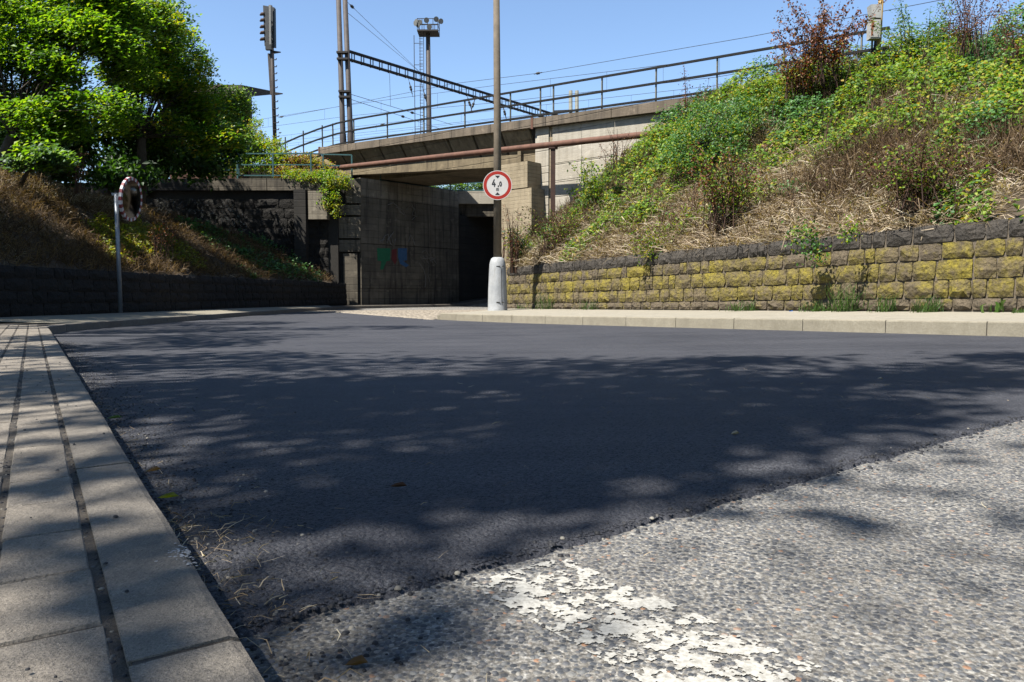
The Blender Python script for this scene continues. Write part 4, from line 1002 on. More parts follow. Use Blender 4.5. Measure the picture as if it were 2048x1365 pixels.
def clump_points(blobs, ntw, per, sig, shell=.55):
    P = []
    vol = np.array([b[3] * b[4] * b[5] for b in blobs]) ** .75; vol /= vol.sum()
    for b, f in zip(blobs, vol):
        k = max(1, int(ntw * f)); d = RNG.normal(0, 1, (k, 3)); d /= np.linalg.norm(d, axis=1, keepdims=True)
        r = RNG.uniform(0, 1, (k, 1)) ** (1 / 3) * (1 - shell) + shell * RNG.uniform(.75, 1.08, (k, 1))
        c = np.array(b[:3]) + d * r * np.array(b[3:6])
        q = np.repeat(c, per, 0); q = q + RNG.normal(0, 1, q.shape) * np.array([sig, sig, sig * .55]); P.append(q)
    return np.concatenate(P)
def limbs(m, base, targets, r0):
    for t_ in targets:
        t_ = Vector(t_); b = Vector(base); mid = b.lerp(t_, .5) + Vector((random.uniform(-.3, .3), random.uniform(-.3, .3), random.uniform(0, .4)))
        m.tube([b, mid, t_], [r0, r0 * .6, r0 * .2], 6, False)
def tree(name, label, cat, base, blobs, mats, ntw, per=26, sig=.26, size=.13, r0=.16, fork=.4, group=None, up=.45, shell=.55):
    t = thing(name, base, label, cat, group); base = Vector(base); top = Vector(blobs[0][:3]); f = base.lerp(top, fork)
    m = MB(); m.tube([base - Vector((0, 0, .3)), base.lerp(f, .5) + Vector((.05, .03, 0)), f], [r0 * 1.25, r0, r0 * .8], 9); m.build('trunk', M['bark'], t, smooth=True)
    m = MB(); tg = []
    for b in blobs:
        tg.append(b[:3])
        if len(blobs) < 8:
            for _ in range(3): tg.append([b[i] + random.uniform(-.7, .7) * b[3 + i] for i in range(3)])
    limbs(m, f, tg, r0 * (.55 if len(blobs) < 8 else .15)); m.build('branches', M['bark'], t, smooth=True)
    P = clump_points(blobs, ntw, per, sig, shell); k = len(mats); idx = RNG.integers(0, k, len(P) // per + 1).repeat(per)[:len(P)]
    for i, mt_ in enumerate(mats):
        q = P[idx == i]
        if len(q): leaf_mesh('crown', q, size, M[mt_], t, None, up)
    return t
def blob(px, py, Y, rx, ry, rz=None):
    """crown lobe centred on a pixel at distance Y; rx, rz given in photo pixels"""
    c = at(px, py, Y); s = Y / 1500; return (c.x, c.y, c.z, rx * s, ry, (rz or rx) * s)
def lobes(px, py, Y, w, h, n, rr, dy=1.2):
    out = []
    for _ in range(n):
        a = random.uniform(0, 6.28); q = math.sqrt(random.random()); r = rr * random.uniform(.6, 1.15)
        out.append(blob(px + math.cos(a) * q * w, py + math.sin(a) * q * h, Y + random.uniform(-dy, dy), r, r * Y / 1500 * .9, r * .62))
    return out
tree('maple_tree', 'large bright green maple tree filling the top left corner above the dry bank', 'tree', (-13.4, 19.5, 3.3),
     lobes(70, 100, 20, 200, 150, 34, 50) + lobes(190, 60, 20.5, 120, 100, 16, 46) + lobes(130, 215, 19.5, 130, 75, 16, 46), ['leaf_maple', 'leaf_maple', 'leaf_maple', 'leaf_deep'], 2500, 16, .17, .15, .2, up=.62, shell=.3)
tree('young_maple_tree', 'slimmer bushy green tree right of the large maple, its crown sloping down to the hut', 'tree', (-12.6, 25.5, 3.3),
     lobes(265, 70, 25, 80, 100, 16, 40) + lobes(300, 190, 25.5, 115, 90, 24, 40) + lobes(410, 245, 26.5, 66, 50, 10, 32) + lobes(340, 115, 25.5, 46, 66, 9, 26) + lobes(385, 180, 26, 24, 40, 5, 18) + [blob(x, y, 25.7, a, .3, b) for x, y, a, b in ((344, 38, 9, 16), (388, 92, 9, 17), (412, 140, 8, 18), (402, 118, 8, 12), (432, 182, 11, 14), (456, 215, 12, 12), (366, 60, 8, 15), (405, 205, 14, 20))], ['leaf_maple', 'leaf_deep', 'leaf_maple', 'leaf_lime'], 2400, 16, .17, .155, .17, up=.6, shell=.3)
tree('elder_shrub', 'dark dense elder thicket in deep shade under the two maple trees', 'shrub', (-15.5, 27.5, 3.3),
     lobes(180, 290, 27, 150, 60, 12, 55) + lobes(340, 300, 29, 120, 50, 12, 45) + lobes(30, 280, 25, 100, 60, 10, 55) + lobes(440, 310, 30.5, 50, 40, 5, 36) + lobes(220, 345, 25, 110, 14, 8, 26, .6), ['leaf_deep'], 1900, 16, .28, .22, .1, up=.4, shell=.2)
tree('broadleaf_shrub', 'pale green broad-leaved shrub at the crest of the dry left bank', 'shrub', (-11.9, 18.2, 3.2),
     lobes(60, 325, 18, 65, 24, 9, 26, .5), ['leaf_maple', 'leaf_bluish'], 150, 15, .12, .16, .05, up=.6, shell=.3)
tree('robinia_tree', 'feathery blue-green tree tip rising behind the left trees', 'tree', (-17, 37, 5.6),
     [blob(340, 50, 36, 36, 1.2, 50), blob(310, 110, 36, 50, 1.4, 60), blob(375, 110, 36, 26, 1, 45), blob(400, 150, 36, 12, .7, 40), blob(345, 15, 36, 12, .7, 30), blob(275, 20, 36, 30, 1.2, 40)], ['leaf_bluish', 'leaf_maple'], 330, 18, .3, .2, .14)
tree('spruce_tree', 'dark blue-green conifer in the very top left corner', 'tree', (-24, 31, 3.6),
     [blob(0, 60, 31, 70, 1.5, 130), blob(-40, 150, 31, 90, 1.8, 120), blob(20, -20, 31, 50, 1.3, 90)], ['leaf_deep'], 420, 26, .3, .13, .2)
tree('creeper', 'bright green creeper draped over the corner of the hut', 'climbing plant', (-14.6, 38.6, 6.0),
     [blob(455, 200, 38.6, 38, .7, 26), blob(480, 225, 38.8, 22, .6, 45), blob(425, 230, 38.4, 38, .7, 40), blob(465, 270, 38.2, 32, .6, 40)], ['leaf_maple', 'leaf_grass'], 330, 24, .24, .15, .06)
tree('yellowing_bush', 'yellow-green bush behind the teal railing left of the signal', 'shrub', (-12.1, 34.6, 5.6),
     [blob(490, 290, 34.2, 36, .7, 30), blob(460, 325, 34, 34, .7, 25), blob(512, 300, 34.6, 20, .6, 22), blob(430, 270, 34, 26, .6, 30)], ['leaf_lime', 'leaf_maple', 'leaf_grass'], 250, 24, .2, .13, .05)
tree('thin_sapling', 'thin yellowish sapling standing against the sky below the hut eave', 'sapling', (-11.7, 35.4, 5.7),
     [blob(513, 248, 35.2, 11, .3, 14), blob(519, 275, 35.2, 10, .3, 16)], ['leaf_lime', 'leaf_maple'], 26, 20, .14, .12, .03)
tree('leafy_bush', 'mid green bush around the foot of the railway signal', 'shrub', (-10.9, 34.8, 5.7),
     [blob(540, 300, 34.4, 26, .6, 20), blob(560, 318, 34, 22, .5, 14), blob(520, 330, 34, 22, .5, 14)], ['leaf_maple', 'leaf_lime'], 120, 24, .17, .12, .04)
tree('red_tinged_bush', 'low yellow and russet bush at the left end of the bridge edge', 'shrub', (-9.9, 34.3, 5.8),
     [blob(600, 322, 33.9, 38, .5, 14), blob(640, 335, 33.6, 26, .4, 13), blob(575, 345, 33.4, 30, .4, 13)], ['leaf_lime', 'leaf_lime', 'leaf_red'], 170, 24, .16, .11, .04)
tree('hanging_ivy', 'lime green ivy hanging over the concrete corner of the left wing wall', 'climbing plant', (-8.3, 33.1, 5.6),
     [blob(640, 355, 32.6, 30, .35, 13), blob(675, 362, 32.5, 24, .3, 22), blob(655, 395, 32.3, 13, .2, 26), blob(672, 410, 32.3, 8, .2, 24), blob(600, 352, 32.6, 32, .3, 10)], ['leaf_lime', 'leaf_maple'], 170, 22, .12, .10, .03)
tree('green_bush', 'sunlit green bush seen through the gap beneath the bridge', 'shrub', (-1.2, 42, 5.6),
     [blob(890, 372, 41.5, 50, .8, 14), blob(950, 368, 41.5, 40, .8, 16), blob(1000, 366, 42, 40, .8, 18)], ['leaf_maple', 'leaf_grass', 'leaf_bluish'], 240, 24, .22, .13, .05)
# unseen trees: near ones throw the dappled shade, rearmost are added to block skylight
def sh(x, y, h, rx, ry, rz):      # crown lobe whose shadow falls on (x, y)
    k = h / math.tan(SUN_EL); return (x - SUN_TX * k, y - SUN_TY * k, h, rx, ry, rz)
OFF = [('unseen_shade_tree', (-8.2, -3.4, .3), [sh(-.2, 2.4, 7.6, .95, .75, .6), sh(.75, 3.1, 7.8, .9, .65, .5), sh(-1.35, 3.6, 7.2, .95, .75, .7), sh(2.0, 4.0, 8.0, .95, .45, .4), sh(.2, 4.2, 8.4, 1.0, .5, .5), sh(3.6, 4.9, 8.3, .9, .3, .3), sh(.80, 1.34, 8.2, .18, .07, .1), sh(-.3, 1.75, 7.6, .42, .2, .15), sh(.7, 2.5, 7.6, .45, .2, .15), sh(.9, 5.1, 8.4, 1.2, .25, .3), sh(-.8, 1.4, 7.5, .25, .12, .12), sh(-.35, 1.02, 7.4, .3, .18, .2)], 400),
       ('unseen_shade_tree', (-10.4, 1.8, .9), [sh(-2.6, 5.6, 7.2, 1.0, .8, 1.2), sh(-3.8, 7.6, 7.0, 1.0, .9, 1.4), sh(-1.2, 5.3, 8.4, 1.1, .5, .6)], 110),
       ('unseen_shade_tree', (-12.0, 6.5, 3.0), [sh(-5.2, 11.4, 8.4, 1.5, 1.2, 1.4), sh(-5.9, 14.2, 8.2, 1.5, 1.3, 1.6), sh(-3.6, 9.4, 9.2, 1.1, .8, .8), sh(-2.4, 11.8, 9.4, .9, .7, .7)], 200),
       ('unseen_shade_tree', (-14.6, 11.5, 3.4), [(-12.9, 12.0, 7.8, 1.7, 1.5, 2.0), (-13.0, 13.4, 7.4, 1.5, 1.3, 1.7), (-14.6, 9.8, 7.6, 1.9, 1.7, 2.2), (-12.0, 9.4, 7.2, 1.4, 1.4, 1.6), sh(-8.6, 13.8, 9, 1.5, 1.2, 1.5), sh(-8.4, 16.6, 9, 1.3, 1.1, 1.4), sh(-9.2, 14.4, 9, 1.4, 1.0, 1.4)], 1000),
       ('unseen_shade_tree', (-18.5, 17.5, 3.6), [(-16.8, 17.4, 8.8, 2.0, 1.9, 2.6), (-17.6, 21.8, 9.6, 1.9, 1.7, 2.4), (-20.5, 24, 9.6, 2, 1.9, 2.4), sh(-7.3, 24.5, 11, 1.5, 1.3, 1.6), sh(-8.6, 27.6, 11, 1.6, 1.3, 1.6), sh(-10.6, 34, 11, 1.8, 1.4, 1.5), sh(-13.4, 34, 11, 1.8, 1.4, 1.5)], 1050),
       ('unseen_shade_tree', (-3, -11, .2), [(-3, -11, 9, 4.2, 2.4, 4.2)], 420), ('unseen_shade_tree', (6, -12, .2), [(6, -12, 8.5, 4.2, 2.4, 4.2)], 420), ('unseen_shade_tree', (14, -9, .2), [(14, -9, 8.5, 4, 2.4, 4)], 420), ('unseen_shade_tree', (-12, -9, .2), [(-12, -9, 8, 4, 3, 4)], 420)]  # trees added well behind the camera, only to dim the sky light
for nm, b, bl, nt_ in OFF:
    tree(nm, 'broadleaf tree outside the picture, casting dappled road shade or added to block sky light', 'tree', b, bl, ['leaf_maple', 'leaf_deep'], nt_, 26, .2, .15, .16, .5, 'roadside trees shading the left side')

# ------------------------------------------------------------------ right bank cover
def slope_pts(fn, n, t0, t1, u0=0, u1=1):
    u = RNG.uniform(u0, u1, n); t_ = RNG.uniform(t0, t1, n); return u, t_
def thr(u, x):   # lower limit of the green cover
    return .20 + .30 * n3(u * 9, 3.1, 1) - (.12 if .42 < u < .62 else .05 if u > .62 else 0)
def scatter(fn, n, keep, t0=0, t1=1.05, u0=0, u1=1, lift=(0, .25)):
    out = []; U_, T_ = slope_pts(fn, n, t0, t1, u0, u1)
    for u, t_ in zip(U_, T_):
        p = fn(u, t_); k = keep(u, t_, p)
        if k > 0: out.append((p.x, p.y, p.z + random.uniform(*lift) * k * (1.0 + 1.1 * n3(p.x, p.y, 7, 1.1)) * (.45 if u > .7 and fn is right_slope else 1)))
    return np.array(out)
def green_keep(u, t_, p):
    g = t_ - thr(u, t_) + .30 * n3(p.x, p.y, 0, .75) + .12 * n3(p.x, p.y, 3, 2.2)
    return 0 if g < 0 or n3(p.x, p.y, 11, 1.7) < -.30 else .45 + min(1, g * 2.2)
G = scatter(right_slope, 90000, green_keep, lift=(-.02, .45))
gm = np.array([n3(p[0], p[1], 9, .6) for p in G])
leaf_mesh('bramble_cover', G[gm > -.12], .085, M['leaf_bramble'], None, 'stuff', .55, .75, None, True)
leaf_mesh('bindweed_cover', G[gm <= -.12], .078, M['leaf_glossy'], None, 'stuff', .55, .8, None, True)
P_ = scatter(right_slope, 1500, lambda u, t_, p: 1 if n3(p.x, p.y, 2, .9) > .12 and t_ < .6 else 0, t0=.03, t1=.6, lift=(0, .16))
leaf_mesh('sparse_weeds', np.repeat(P_, 6, 0) + RNG.normal(0, .07, (len(P_) * 6, 3)), .06, M['leaf_bramble'], None, 'stuff', .5, .7)
def straw(name, fn, n, mat, t0, t1, keep, L=(.15, .45), up=(.02, .28), width=.011, u0=0, u1=1, down=0., curl=.35):
    B = scatter(fn, n, keep, t0, t1, u0, u1, (0, .06)); k = len(B); a = RNG.uniform(0, 2 * np.pi, k); l = RNG.uniform(*L, k)
    T = B + np.stack([np.cos(a) * l, np.sin(a) * l, RNG.uniform(*up, k) - down * l], 1)
    blades(name, B, T, width, M[mat], None, 'stuff', curl)
straw('dry_grass', right_slope, 100000, 'straw_pale', 0, .66, lambda u, t_, p: 1 if n3(p.x, p.y, 6, .8) > -.22 - (.42 - t_) * .9 else 0, up=(.0, .14), width=.012)
straw('dead_stalks', right_slope, 30000, 'straw_brown', 0, 1.0, lambda u, t_, p: 1 if n3(p.x, p.y, 8, .7) > -.05 else 0, (.1, .4), (.08, .5), .010)
straw('withered_stems', right_slope, 20000, 'straw_brown', .15, 1.05, lambda u, t_, p: 1.6 if n3(p.x, p.y, 11, 1.7) < -.2 or n3(p.x, p.y, 14, .9) > .33 else 0, (.05, .25), (.2, .62), .011, curl=.25)
straw('tawny_grass', right_slope, 12000, 'straw_orange', .1, 1.05, lambda u, t_, p: 1.4 if n3(p.x, p.y, 15, 1.0) > .08 else 0, (.08, .3), (.1, .5), .010)
straw('dark_brush', right_slope, 16000, 'straw_brown', .12, .42, lambda u, t_, p: 1.2, (.05, .25), (.1, .4), .011, 0, .30)
straw('overhanging_straw', right_slope, 700, 'straw_pale', 0, .02, lambda u, t_, p: 1 if u > .02 and n3(p.x, p.y, 1, .9) > -.05 else 0, (.15, .4), (-.22, .1), .011, 0, .62)
straw('bank_stems', right_slope, 1600, 'stem_brown', .1, 1.0, lambda u, t_, p: 1 if n3(p.x, p.y, 5, .8) > .05 else 0, (.05, .3), (.4, .95), .012, curl=.1)

# ------------------------------------------------------------------ single plants on the right bank
def bushy(name, label, cat, px, py, Y, w, h, mats, stems, n, size, stem_mat='stem_brown', base_dy=None, sprig=.5, flop=.1):
    """plant with explicit stems fanning from one root; leaves set along the stems"""
    root = at(px, py, Y); s = Y / 1500; t = thing(name, root, label, cat); m = MB(); P = []
    for i in range(stems):
        dx = random.uniform(-.5, .5) * w * s; dy = random.uniform(-.35, .35) * w * s; hh = h * s * random.uniform(.35, 1.0); rs = random.uniform(.3, .9) * (1 - .35 * abs(dx) / (w * s * .5 + 1e-6))
        tip = root + Vector((dx, dy, hh)); mid = root.lerp(tip, .5) + Vector((random.uniform(-.1, .1) * w * s - dx * flop, 0, hh * .06))
        m.tube([root + Vector((dx * rs, dy * rs, -.15)), mid, tip], [.009, .007, .003], 4, False)
        for k in range(n):
            f = random.uniform(sprig * .5, 1.02); q = root.lerp(mid, f * 2) if f < .5 else mid.lerp(tip, f * 2 - 1); sp = .05 + .10 * (1 - f)
            P.append((q.x + random.gauss(0, sp), q.y + random.gauss(0, sp), q.z + random.gauss(0, sp * .7)))
    m.build('stems', M[stem_mat], t); P = np.array(P); k = len(mats); idx = RNG.integers(0, k, len(P))
    for i, mt_ in enumerate(mats): leaf_mesh('foliage', P[idx == i], size, M[mt_], t, None, .35, .6)
    return t
bushy('dried_shrub', 'tall russet-leaved dried shrub sticking into the sky above the right bank', 'shrub', 1650, 160, 18.2, 210, 165, ['leaf_red', 'leaf_red', 'leaf_brown'], 40, 85, .075)
bushy('dried_shrub', 'low russet shrub left of the tall russet one on the bank crest', 'shrub', 1590, 190, 18.4, 130, 90, ['leaf_red', 'leaf_red', 'leaf_lime'], 26, 60, .07)
bushy('brown_weed', 'single tall rust-brown weed spike in front of the wing wall coping', 'weed', 1372, 260, 20.0, 34, 125, ['leaf_red', 'leaf_brown'], 5, 50, .05)
bushy('brown_weed', 'short drooping rust-brown weed right of the weed spike', 'weed', 1405, 250, 20.2, 40, 90, ['leaf_red', 'leaf_brown'], 5, 36, .05)
bushy('dock_plant', 'cluster of dried dark brown dock stalks below the brown pipe', 'weed', 1232, 345, 20.5, 80, 85, ['leaf_brown', 'leaf_brown', 'leaf_red'], 22, 34, .035)
bushy('willowherb', 'leafy green willowherb clump in front of the pale wing wall', 'weed', 1185, 425, 19.5, 100, 110, ['leaf_grass', 'leaf_maple', 'leaf_lime'], 22, 50, .075, 'stem_green')
bushy('dried_dock', 'dried purple-brown dock stalks at the top right corner', 'weed', 1935, 100, 16.2, 130, 130, ['leaf_brown', 'leaf_brown', 'leaf_red'], 26, 60, .045)
bushy('dried_dock', 'leaning dried dock stalk against the sky right of the cabinets', 'weed', 1935, 95, 17.0, 30, 90, ['leaf_brown'], 4, 50, .04)
bushy('dried_dock', 'dried brown dock stalks at the extreme right edge of the bank', 'weed', 2040, 160, 15, 120, 160, ['leaf_brown', 'leaf_red'], 22, 55, .045)
bushy('rose_bush', 'green rose bush on the bank crest right of the cabinets', 'shrub', 1830, 115, 18.3, 150, 95, ['leaf_glossy', 'leaf_bramble', 'leaf_bramble'], 26, 60, .06, 'stem_green')
tree('glossy_bush', 'dark glossy green bush at the left shoulder of the right bank', 'shrub', (4.1, 17.3, 3.6),
     [blob(1420, 270, 17.4, 75, .7, 60), blob(1380, 300, 17.2, 45, .6, 45), blob(1470, 235, 17.8, 50, .6, 40), blob(1440, 320, 16.8, 50, .5, 35)], ['leaf_glossy', 'leaf_glossy', 'leaf_bramble'], 420, 22, .13, .065, .04)
tree('climbing_rose', 'yellow-green rose bush on the bank crest beside the bridge railing', 'shrub', (6.0, 20.1, 5.7),
     [blob(1520, 190, 19.6, 50, .6, 28), blob(1560, 215, 19, 55, .6, 30)], ['leaf_lime', 'leaf_bramble', 'leaf_bramble'], 190, 22, .14, .07, .04)
bushy('red_stemmed_weed', 'tall red-brown stemmed weeds in the middle of the right bank', 'weed', 1455, 445, 14.0, 170, 170, ['leaf_brown', 'leaf_red', 'leaf_bramble', 'leaf_bramble'], 36, 70, .06)
bushy('red_stemmed_weed', 'smaller brown weeds right of the middle of the bank above the wall', 'weed', 1850, 400, 10.6, 260, 110, ['leaf_brown', 'straw_brown', 'leaf_bramble'], 46, 80, .05)
bushy('brown_weed', 'thin brown dry weeds at the left foot of the right bank', 'weed', 1115, 500, 18.6, 170, 100, ['leaf_brown', 'straw_brown', 'leaf_bramble'], 40, 60, .055)
bushy('dry_weed', 'thin russet weeds just right of the lamp post base', 'weed', 1030, 535, 19.6, 44, 130, ['leaf_brown', 'leaf_red'], 20, 22, .04)
bushy('nettle_clump', 'pale green weed clump over the wall end behind the lamp post', 'weed', 1035, 520, 20.0, 60, 70, ['leaf_lime', 'leaf_grass', 'leaf_bluish'], 20, 40, .07, 'stem_green')
bushy('dry_weed', 'thin russet weed stems poking out left of the lamp post pole', 'weed', 1012, 520, 21.0, 60, 95, ['leaf_brown', 'leaf_red'], 14, 16, .04)
# hanging tufts over the wall edge
def hang(name, label, pxs, Y, mats, size):
    c = at(*pxs[0][:2], Y); t = thing(name, c, label, 'climbing plant'); P = []
    for (x, y, r, n) in pxs:
        q = at(x, y, Y); s = Y / 1500 * r; P.append(np.array(q) + RNG.normal(0, 1, (n, 3)) * np.array([s, .06, s]))
    P = np.concatenate(P); idx = RNG.integers(0, len(mats), len(P))
    for i, mt_ in enumerate(mats): leaf_mesh('foliage', P[idx == i], size, M[mt_], t, None, .4, .7)
    m = MB(); 
    for _ in range(8):
        a = Vector(P[random.randrange(len(P))]); b = Vector(P[random.randrange(len(P))]); m.tube([a, b], .004, 3)
    m.build('stems', M['stem_brown'], t)
hang('bramble_tuft', 'bramble tuft hanging over the wall near the right, dark against the stones', [(1600, 470, 14, 120), (1620, 490, 14, 150), (1632, 510, 10, 90), (1612, 465, 12, 60)], 11.15, ['leaf_bramble', 'leaf_glossy'], .055)
hang('bramble_tuft', 'bright bramble patch hanging over the middle of the wall', [(1290, 490, 18, 170), (1320, 480, 20, 160), (1350, 455, 20, 140), (1380, 440, 20, 120), (1300, 500, 12, 70)], 14.9, ['leaf_bramble', 'leaf_lime'], .06)
hang('bramble_tuft', 'small bramble sprig hanging over the wall top at the right', [(1700, 455, 14, 70), (1695, 470, 9, 50)], 10.6, ['leaf_bramble'], .05)
# grass tufts at the foot of the wall
def tuft(px, w, h, label, n=90, leafy=False):
    k = (px - 1024) / 1500; tt = None
    s = 0
    for i in range(1768):
        q = WL0 + WD * (i * .01) + Vector((-.12, -.08, 0))
        if q.y > .5 and q.x / q.y > k: break
    z = Rz(q.x, q.y) + .165; s = q.y / 1500; root = Vector((q.x, q.y, z)); t = thing('weed_tuft' if not leafy else 'plantain_weed', root, label, 'weed')
    B = np.array(root) + RNG.normal(0, 1, (n, 3)) * np.array([w * s * .33, .03, .0]); hh = RNG.uniform(.3, 1, n) * h * s
    T = B + np.stack([RNG.normal(0, .35, n) * hh, RNG.normal(-.1, .25, n) * hh, hh], 1)
    blades('grass_blade', B, T, .008 if not leafy else .05, M['leaf_grass'], t, 'stuff' if not leafy else None, .3); 
tuft(1092, 40, 36, 'thin grass tuft at the wall foot nearest the lamp post', 90); tuft(1180, 46, 24, 'low grass tuft at the wall foot, second from the lamp post', 60)
tuft(1492, 62, 24, 'broad low grass tuft at the wall foot below the yellowest stones', 130); tuft(1635, 56, 26, 'grass tuft left of the tallest one at the wall foot', 110)
tuft(1692, 44, 62, 'tallest grass tuft at the wall foot', 120); tuft(1770, 44, 44, 'spreading grass tuft right of the tallest one', 90); tuft(1858, 50, 38, 'grass tuft at the wall foot near the right edge', 110)
tuft(1977, 40, 34, 'single broad-leaved weed at the wall foot near the right edge', 9, True); tuft(2040, 30, 12, 'tiny grass tuft at the wall foot on the right picture edge', 50)
tuft(1040, 14, 14, 'tiny green sprout at the foot of the wall beside the lamp post', 30)
m = MB(); q = Vector((4.35, 11.75, 0)); zq = Rz(q.x, q.y) + .17; m.hexa([(q.x, q.y, zq), (q.x + .05, q.y, zq), (q.x + .06, q.y + .04, zq), (q.x, q.y + .04, zq)], [(q.x + .01, q.y, zq + .012), (q.x + .04, q.y + .01, zq + .02), (q.x + .05, q.y + .03, zq + .012), (q.x, q.y + .03, zq + .01)])
tag(m.build('blue_litter', M['blue_plastic']), 'scrap of blue plastic litter at the wall foot', 'litter')

# ------------------------------------------------------------------ left bank cover
straw('dry_grass', left_slope, 26000, 'straw_orange', 0, 1.3, lambda u, t_, p: 1 if n3(p.x, p.y, 6, .8) > -.12 else 0, (.1, .35), (.03, .3), .011, .12, 1)
straw('dead_stalks', left_slope, 17000, 'straw_brown', 0, 1.1, lambda u, t_, p: 1, (.1, .35), (.03, .3), .012, .12, 1)
straw('pale_debris', left_slope, 4500, 'straw_pale', 0, 1.0, lambda u, t_, p: 1 if n3(p.x, p.y, 3, 1.1) > .1 else 0, (.1, .4), (.0, .1), .013, .12, 1)
P_ = scatter(left_slope, 5000, lambda u, t_, p: 1 if abs(t_ - .33 - .2 * n3(p.x, p.y, 1, .8)) < .20 else 0, .02, .7, .40, .62, (0, .28))
leaf_mesh('lime_creeper', P_, .085, M['leaf_lime'], None, 'stuff', .5, .7, None, True)
P_ = scatter(left_slope, 3500, lambda u, t_, p: 1 if n3(p.x, p.y, 1, .8) > -.1 else 0, .0, .8, .72, 1, (0, .35))
leaf_mesh('shaded_creeper', P_, .095, M['leaf_glossy'], None, 'stuff', .5, .7, None, True)
straw('crest_grass', left_slope, 9000, 'straw_pale', .75, 1.5, lambda u, t_, p: 1, (.08, .25), (.03, .22), .011, .15, .62)
bushy('russet_weed', 'russet dry weeds on the left bank behind the mirror pole', 'weed', 322, 500, 20.0, 70, 60, ['straw_orange', 'leaf_red'], 20, 20, .05)
bushy('russet_weed', 'russet dry weeds high on the left bank under the trees', 'weed', 158, 375, 19.0, 40, 80, ['straw_orange', 'leaf_brown'], 14, 22, .05)

# ------------------------------------------------------------------ worn road marking, pebbles, litter
pm = MB(); cell = .0024
pa_, pb_ = Vector((.02, 1.36, 0)), Vector((.62, .30, 0))
q0_, q1_ = Vector((-.085, 1.20, 0)), Vector((.09, 1.35, 0))
u_ = Vector((.585, -.81, 0)).normalized(); w_ = Vector((u_.y, -u_.x, 0)) * -1
if w_.x < 0: w_ = -w_
org = Vector((-.10, 1.235, 0)); LW = .205
grid = {}; vid = {}; pv = []; pf = []
NU, NW = int(1.5 / cell), int(LW / cell)
def keepc(i, j):
    p = org + u_ * (i * cell) + w_ * (j * cell)
    if p.y > nearY(p.x) - .035: return False
    g = n3(p.x, p.y, 0, 22) * .55 + n3(p.x, p.y, 5, 55) * .5 + n3(p.x, p.y, 2, 130) * .34
    e = min(j, NW - j) * cell; lim_ = -.02 if e > .012 else .04 + .1 * n3(p.x, p.y, 8, 60)
    st = .22 * max(0, 1 - i * cell / .30)
    return g > lim_ + .0 + st * .4
for i in range(NU):
    for j in range(NW):
        if keepc(i, j):
            ids = []
            for (a, b) in ((i, j), (i + 1, j), (i + 1, j + 1), (i, j + 1)):
                if (a, b) not in vid:
                    p = org + u_ * (a * cell) + w_ * (b * cell); p = p + Vector((n3(p.x, p.y, 1, 300), n3(p.x, p.y, 2, 300), 0)) * .003
                    vid[(a, b)] = len(pv); pv.append((p.x, p.y, Rz(p.x, p.y) + .0022))
                ids.append(vid[(a, b)])
            pf.append(ids)
np_mesh('worn_lane_marking', pv, pf, M['road_paint'], None, 'structure')
def lumps(name, C, S, mat, flat_=.45, parent=None, kind='stuff', sink=.25):
    """many small rounded stones: 3 rings of 6"""
    n = len(C); C = np.asarray(C); S = np.asarray(S); ang_ = RNG.uniform(0, 6.28, n); el = RNG.uniform(.65, 1.0, n); V_ = []
    ring = [(1.0, 0.0), (.74, .75)]
    for r, h in ring:
        for k in range(7):
            a = 2 * np.pi * k / 7; x = np.cos(a) * r * (1 + RNG.normal(0, .1, n)); y = np.sin(a) * r * el * (1 + RNG.normal(0, .1, n))
            V_.append(np.stack([C[:, 0] + S * (x * np.cos(ang_) - y * np.sin(ang_)), C[:, 1] + S * (x * np.sin(ang_) + y * np.cos(ang_)), C[:, 2] + S * flat_ * (h - sink) * (1 + RNG.normal(0, .08, n))], 1))
    V_.append(np.stack([C[:, 0], C[:, 1], C[:, 2] + S * flat_ * (1.03 - sink)], 1)); V_ = np.stack(V_, 1); nv = V_.shape[1]
    F = []
    for j in range(1):
        for k in range(7):
            a, b, c, d_ = j * 7 + k, j * 7 + (k + 1) % 7, (j + 1) * 7 + (k + 1) % 7, (j + 1) * 7 + k; F += [(a, b, c), (a, c, d_)]
    for k in range(7): F.append((7 + k, 7 + (k + 1) % 7, 14))
    F = np.array(F)[None] + (np.arange(n) * nv)[:, None, None]
    return np_mesh(name, V_.reshape(-1, 3), F.reshape(-1, 3), mat, parent, kind, True)
Cs, Ss = [], []
N_ = 30000; Y = .8 * (4.0 / .8) ** RNG.uniform(0, 1, N_ * 6); X = RNG.uniform(-.72, .72, N_ * 6) * Y; cnt = 0
seen = {}
for x, y in zip(X, Y):
    if y > nearY(x) - .008 or abs(x / y) > .72 or (Vector((x, y, 0)) - KA).dot(KN) > -.02: continue
    if RNG.uniform() > (1 if y < 2.2 else .7): continue
    key = (int(x / .0092), int(y / .0092))
    if any((key[0] + a, key[1] + b) in seen for a, b in ((0, 0), (1, 0), (-1, 0), (0, 1), (0, -1))): continue
    px_d = x * .845 + y * .54
    onp = 0 <= (Vector((x, y, 0)) - org).dot(w_) <= LW and (Vector((x, y, 0)) - org).dot(u_) > 0
    if onp and RNG.uniform() < .55: continue
    seen[key] = 1; Cs.append((x, y, Rz(x, y) + .0005)); Ss.append(RNG.uniform(.0022, .0062))
lumps('road_aggregate', Cs, Ss, M['pebble_stone'], .36)
Cs, Ss, seen = [], [], {}
X = RNG.uniform(-.72, .72, 110000); Y = .9 * (4.3 / .9) ** RNG.uniform(0, 1, 110000)
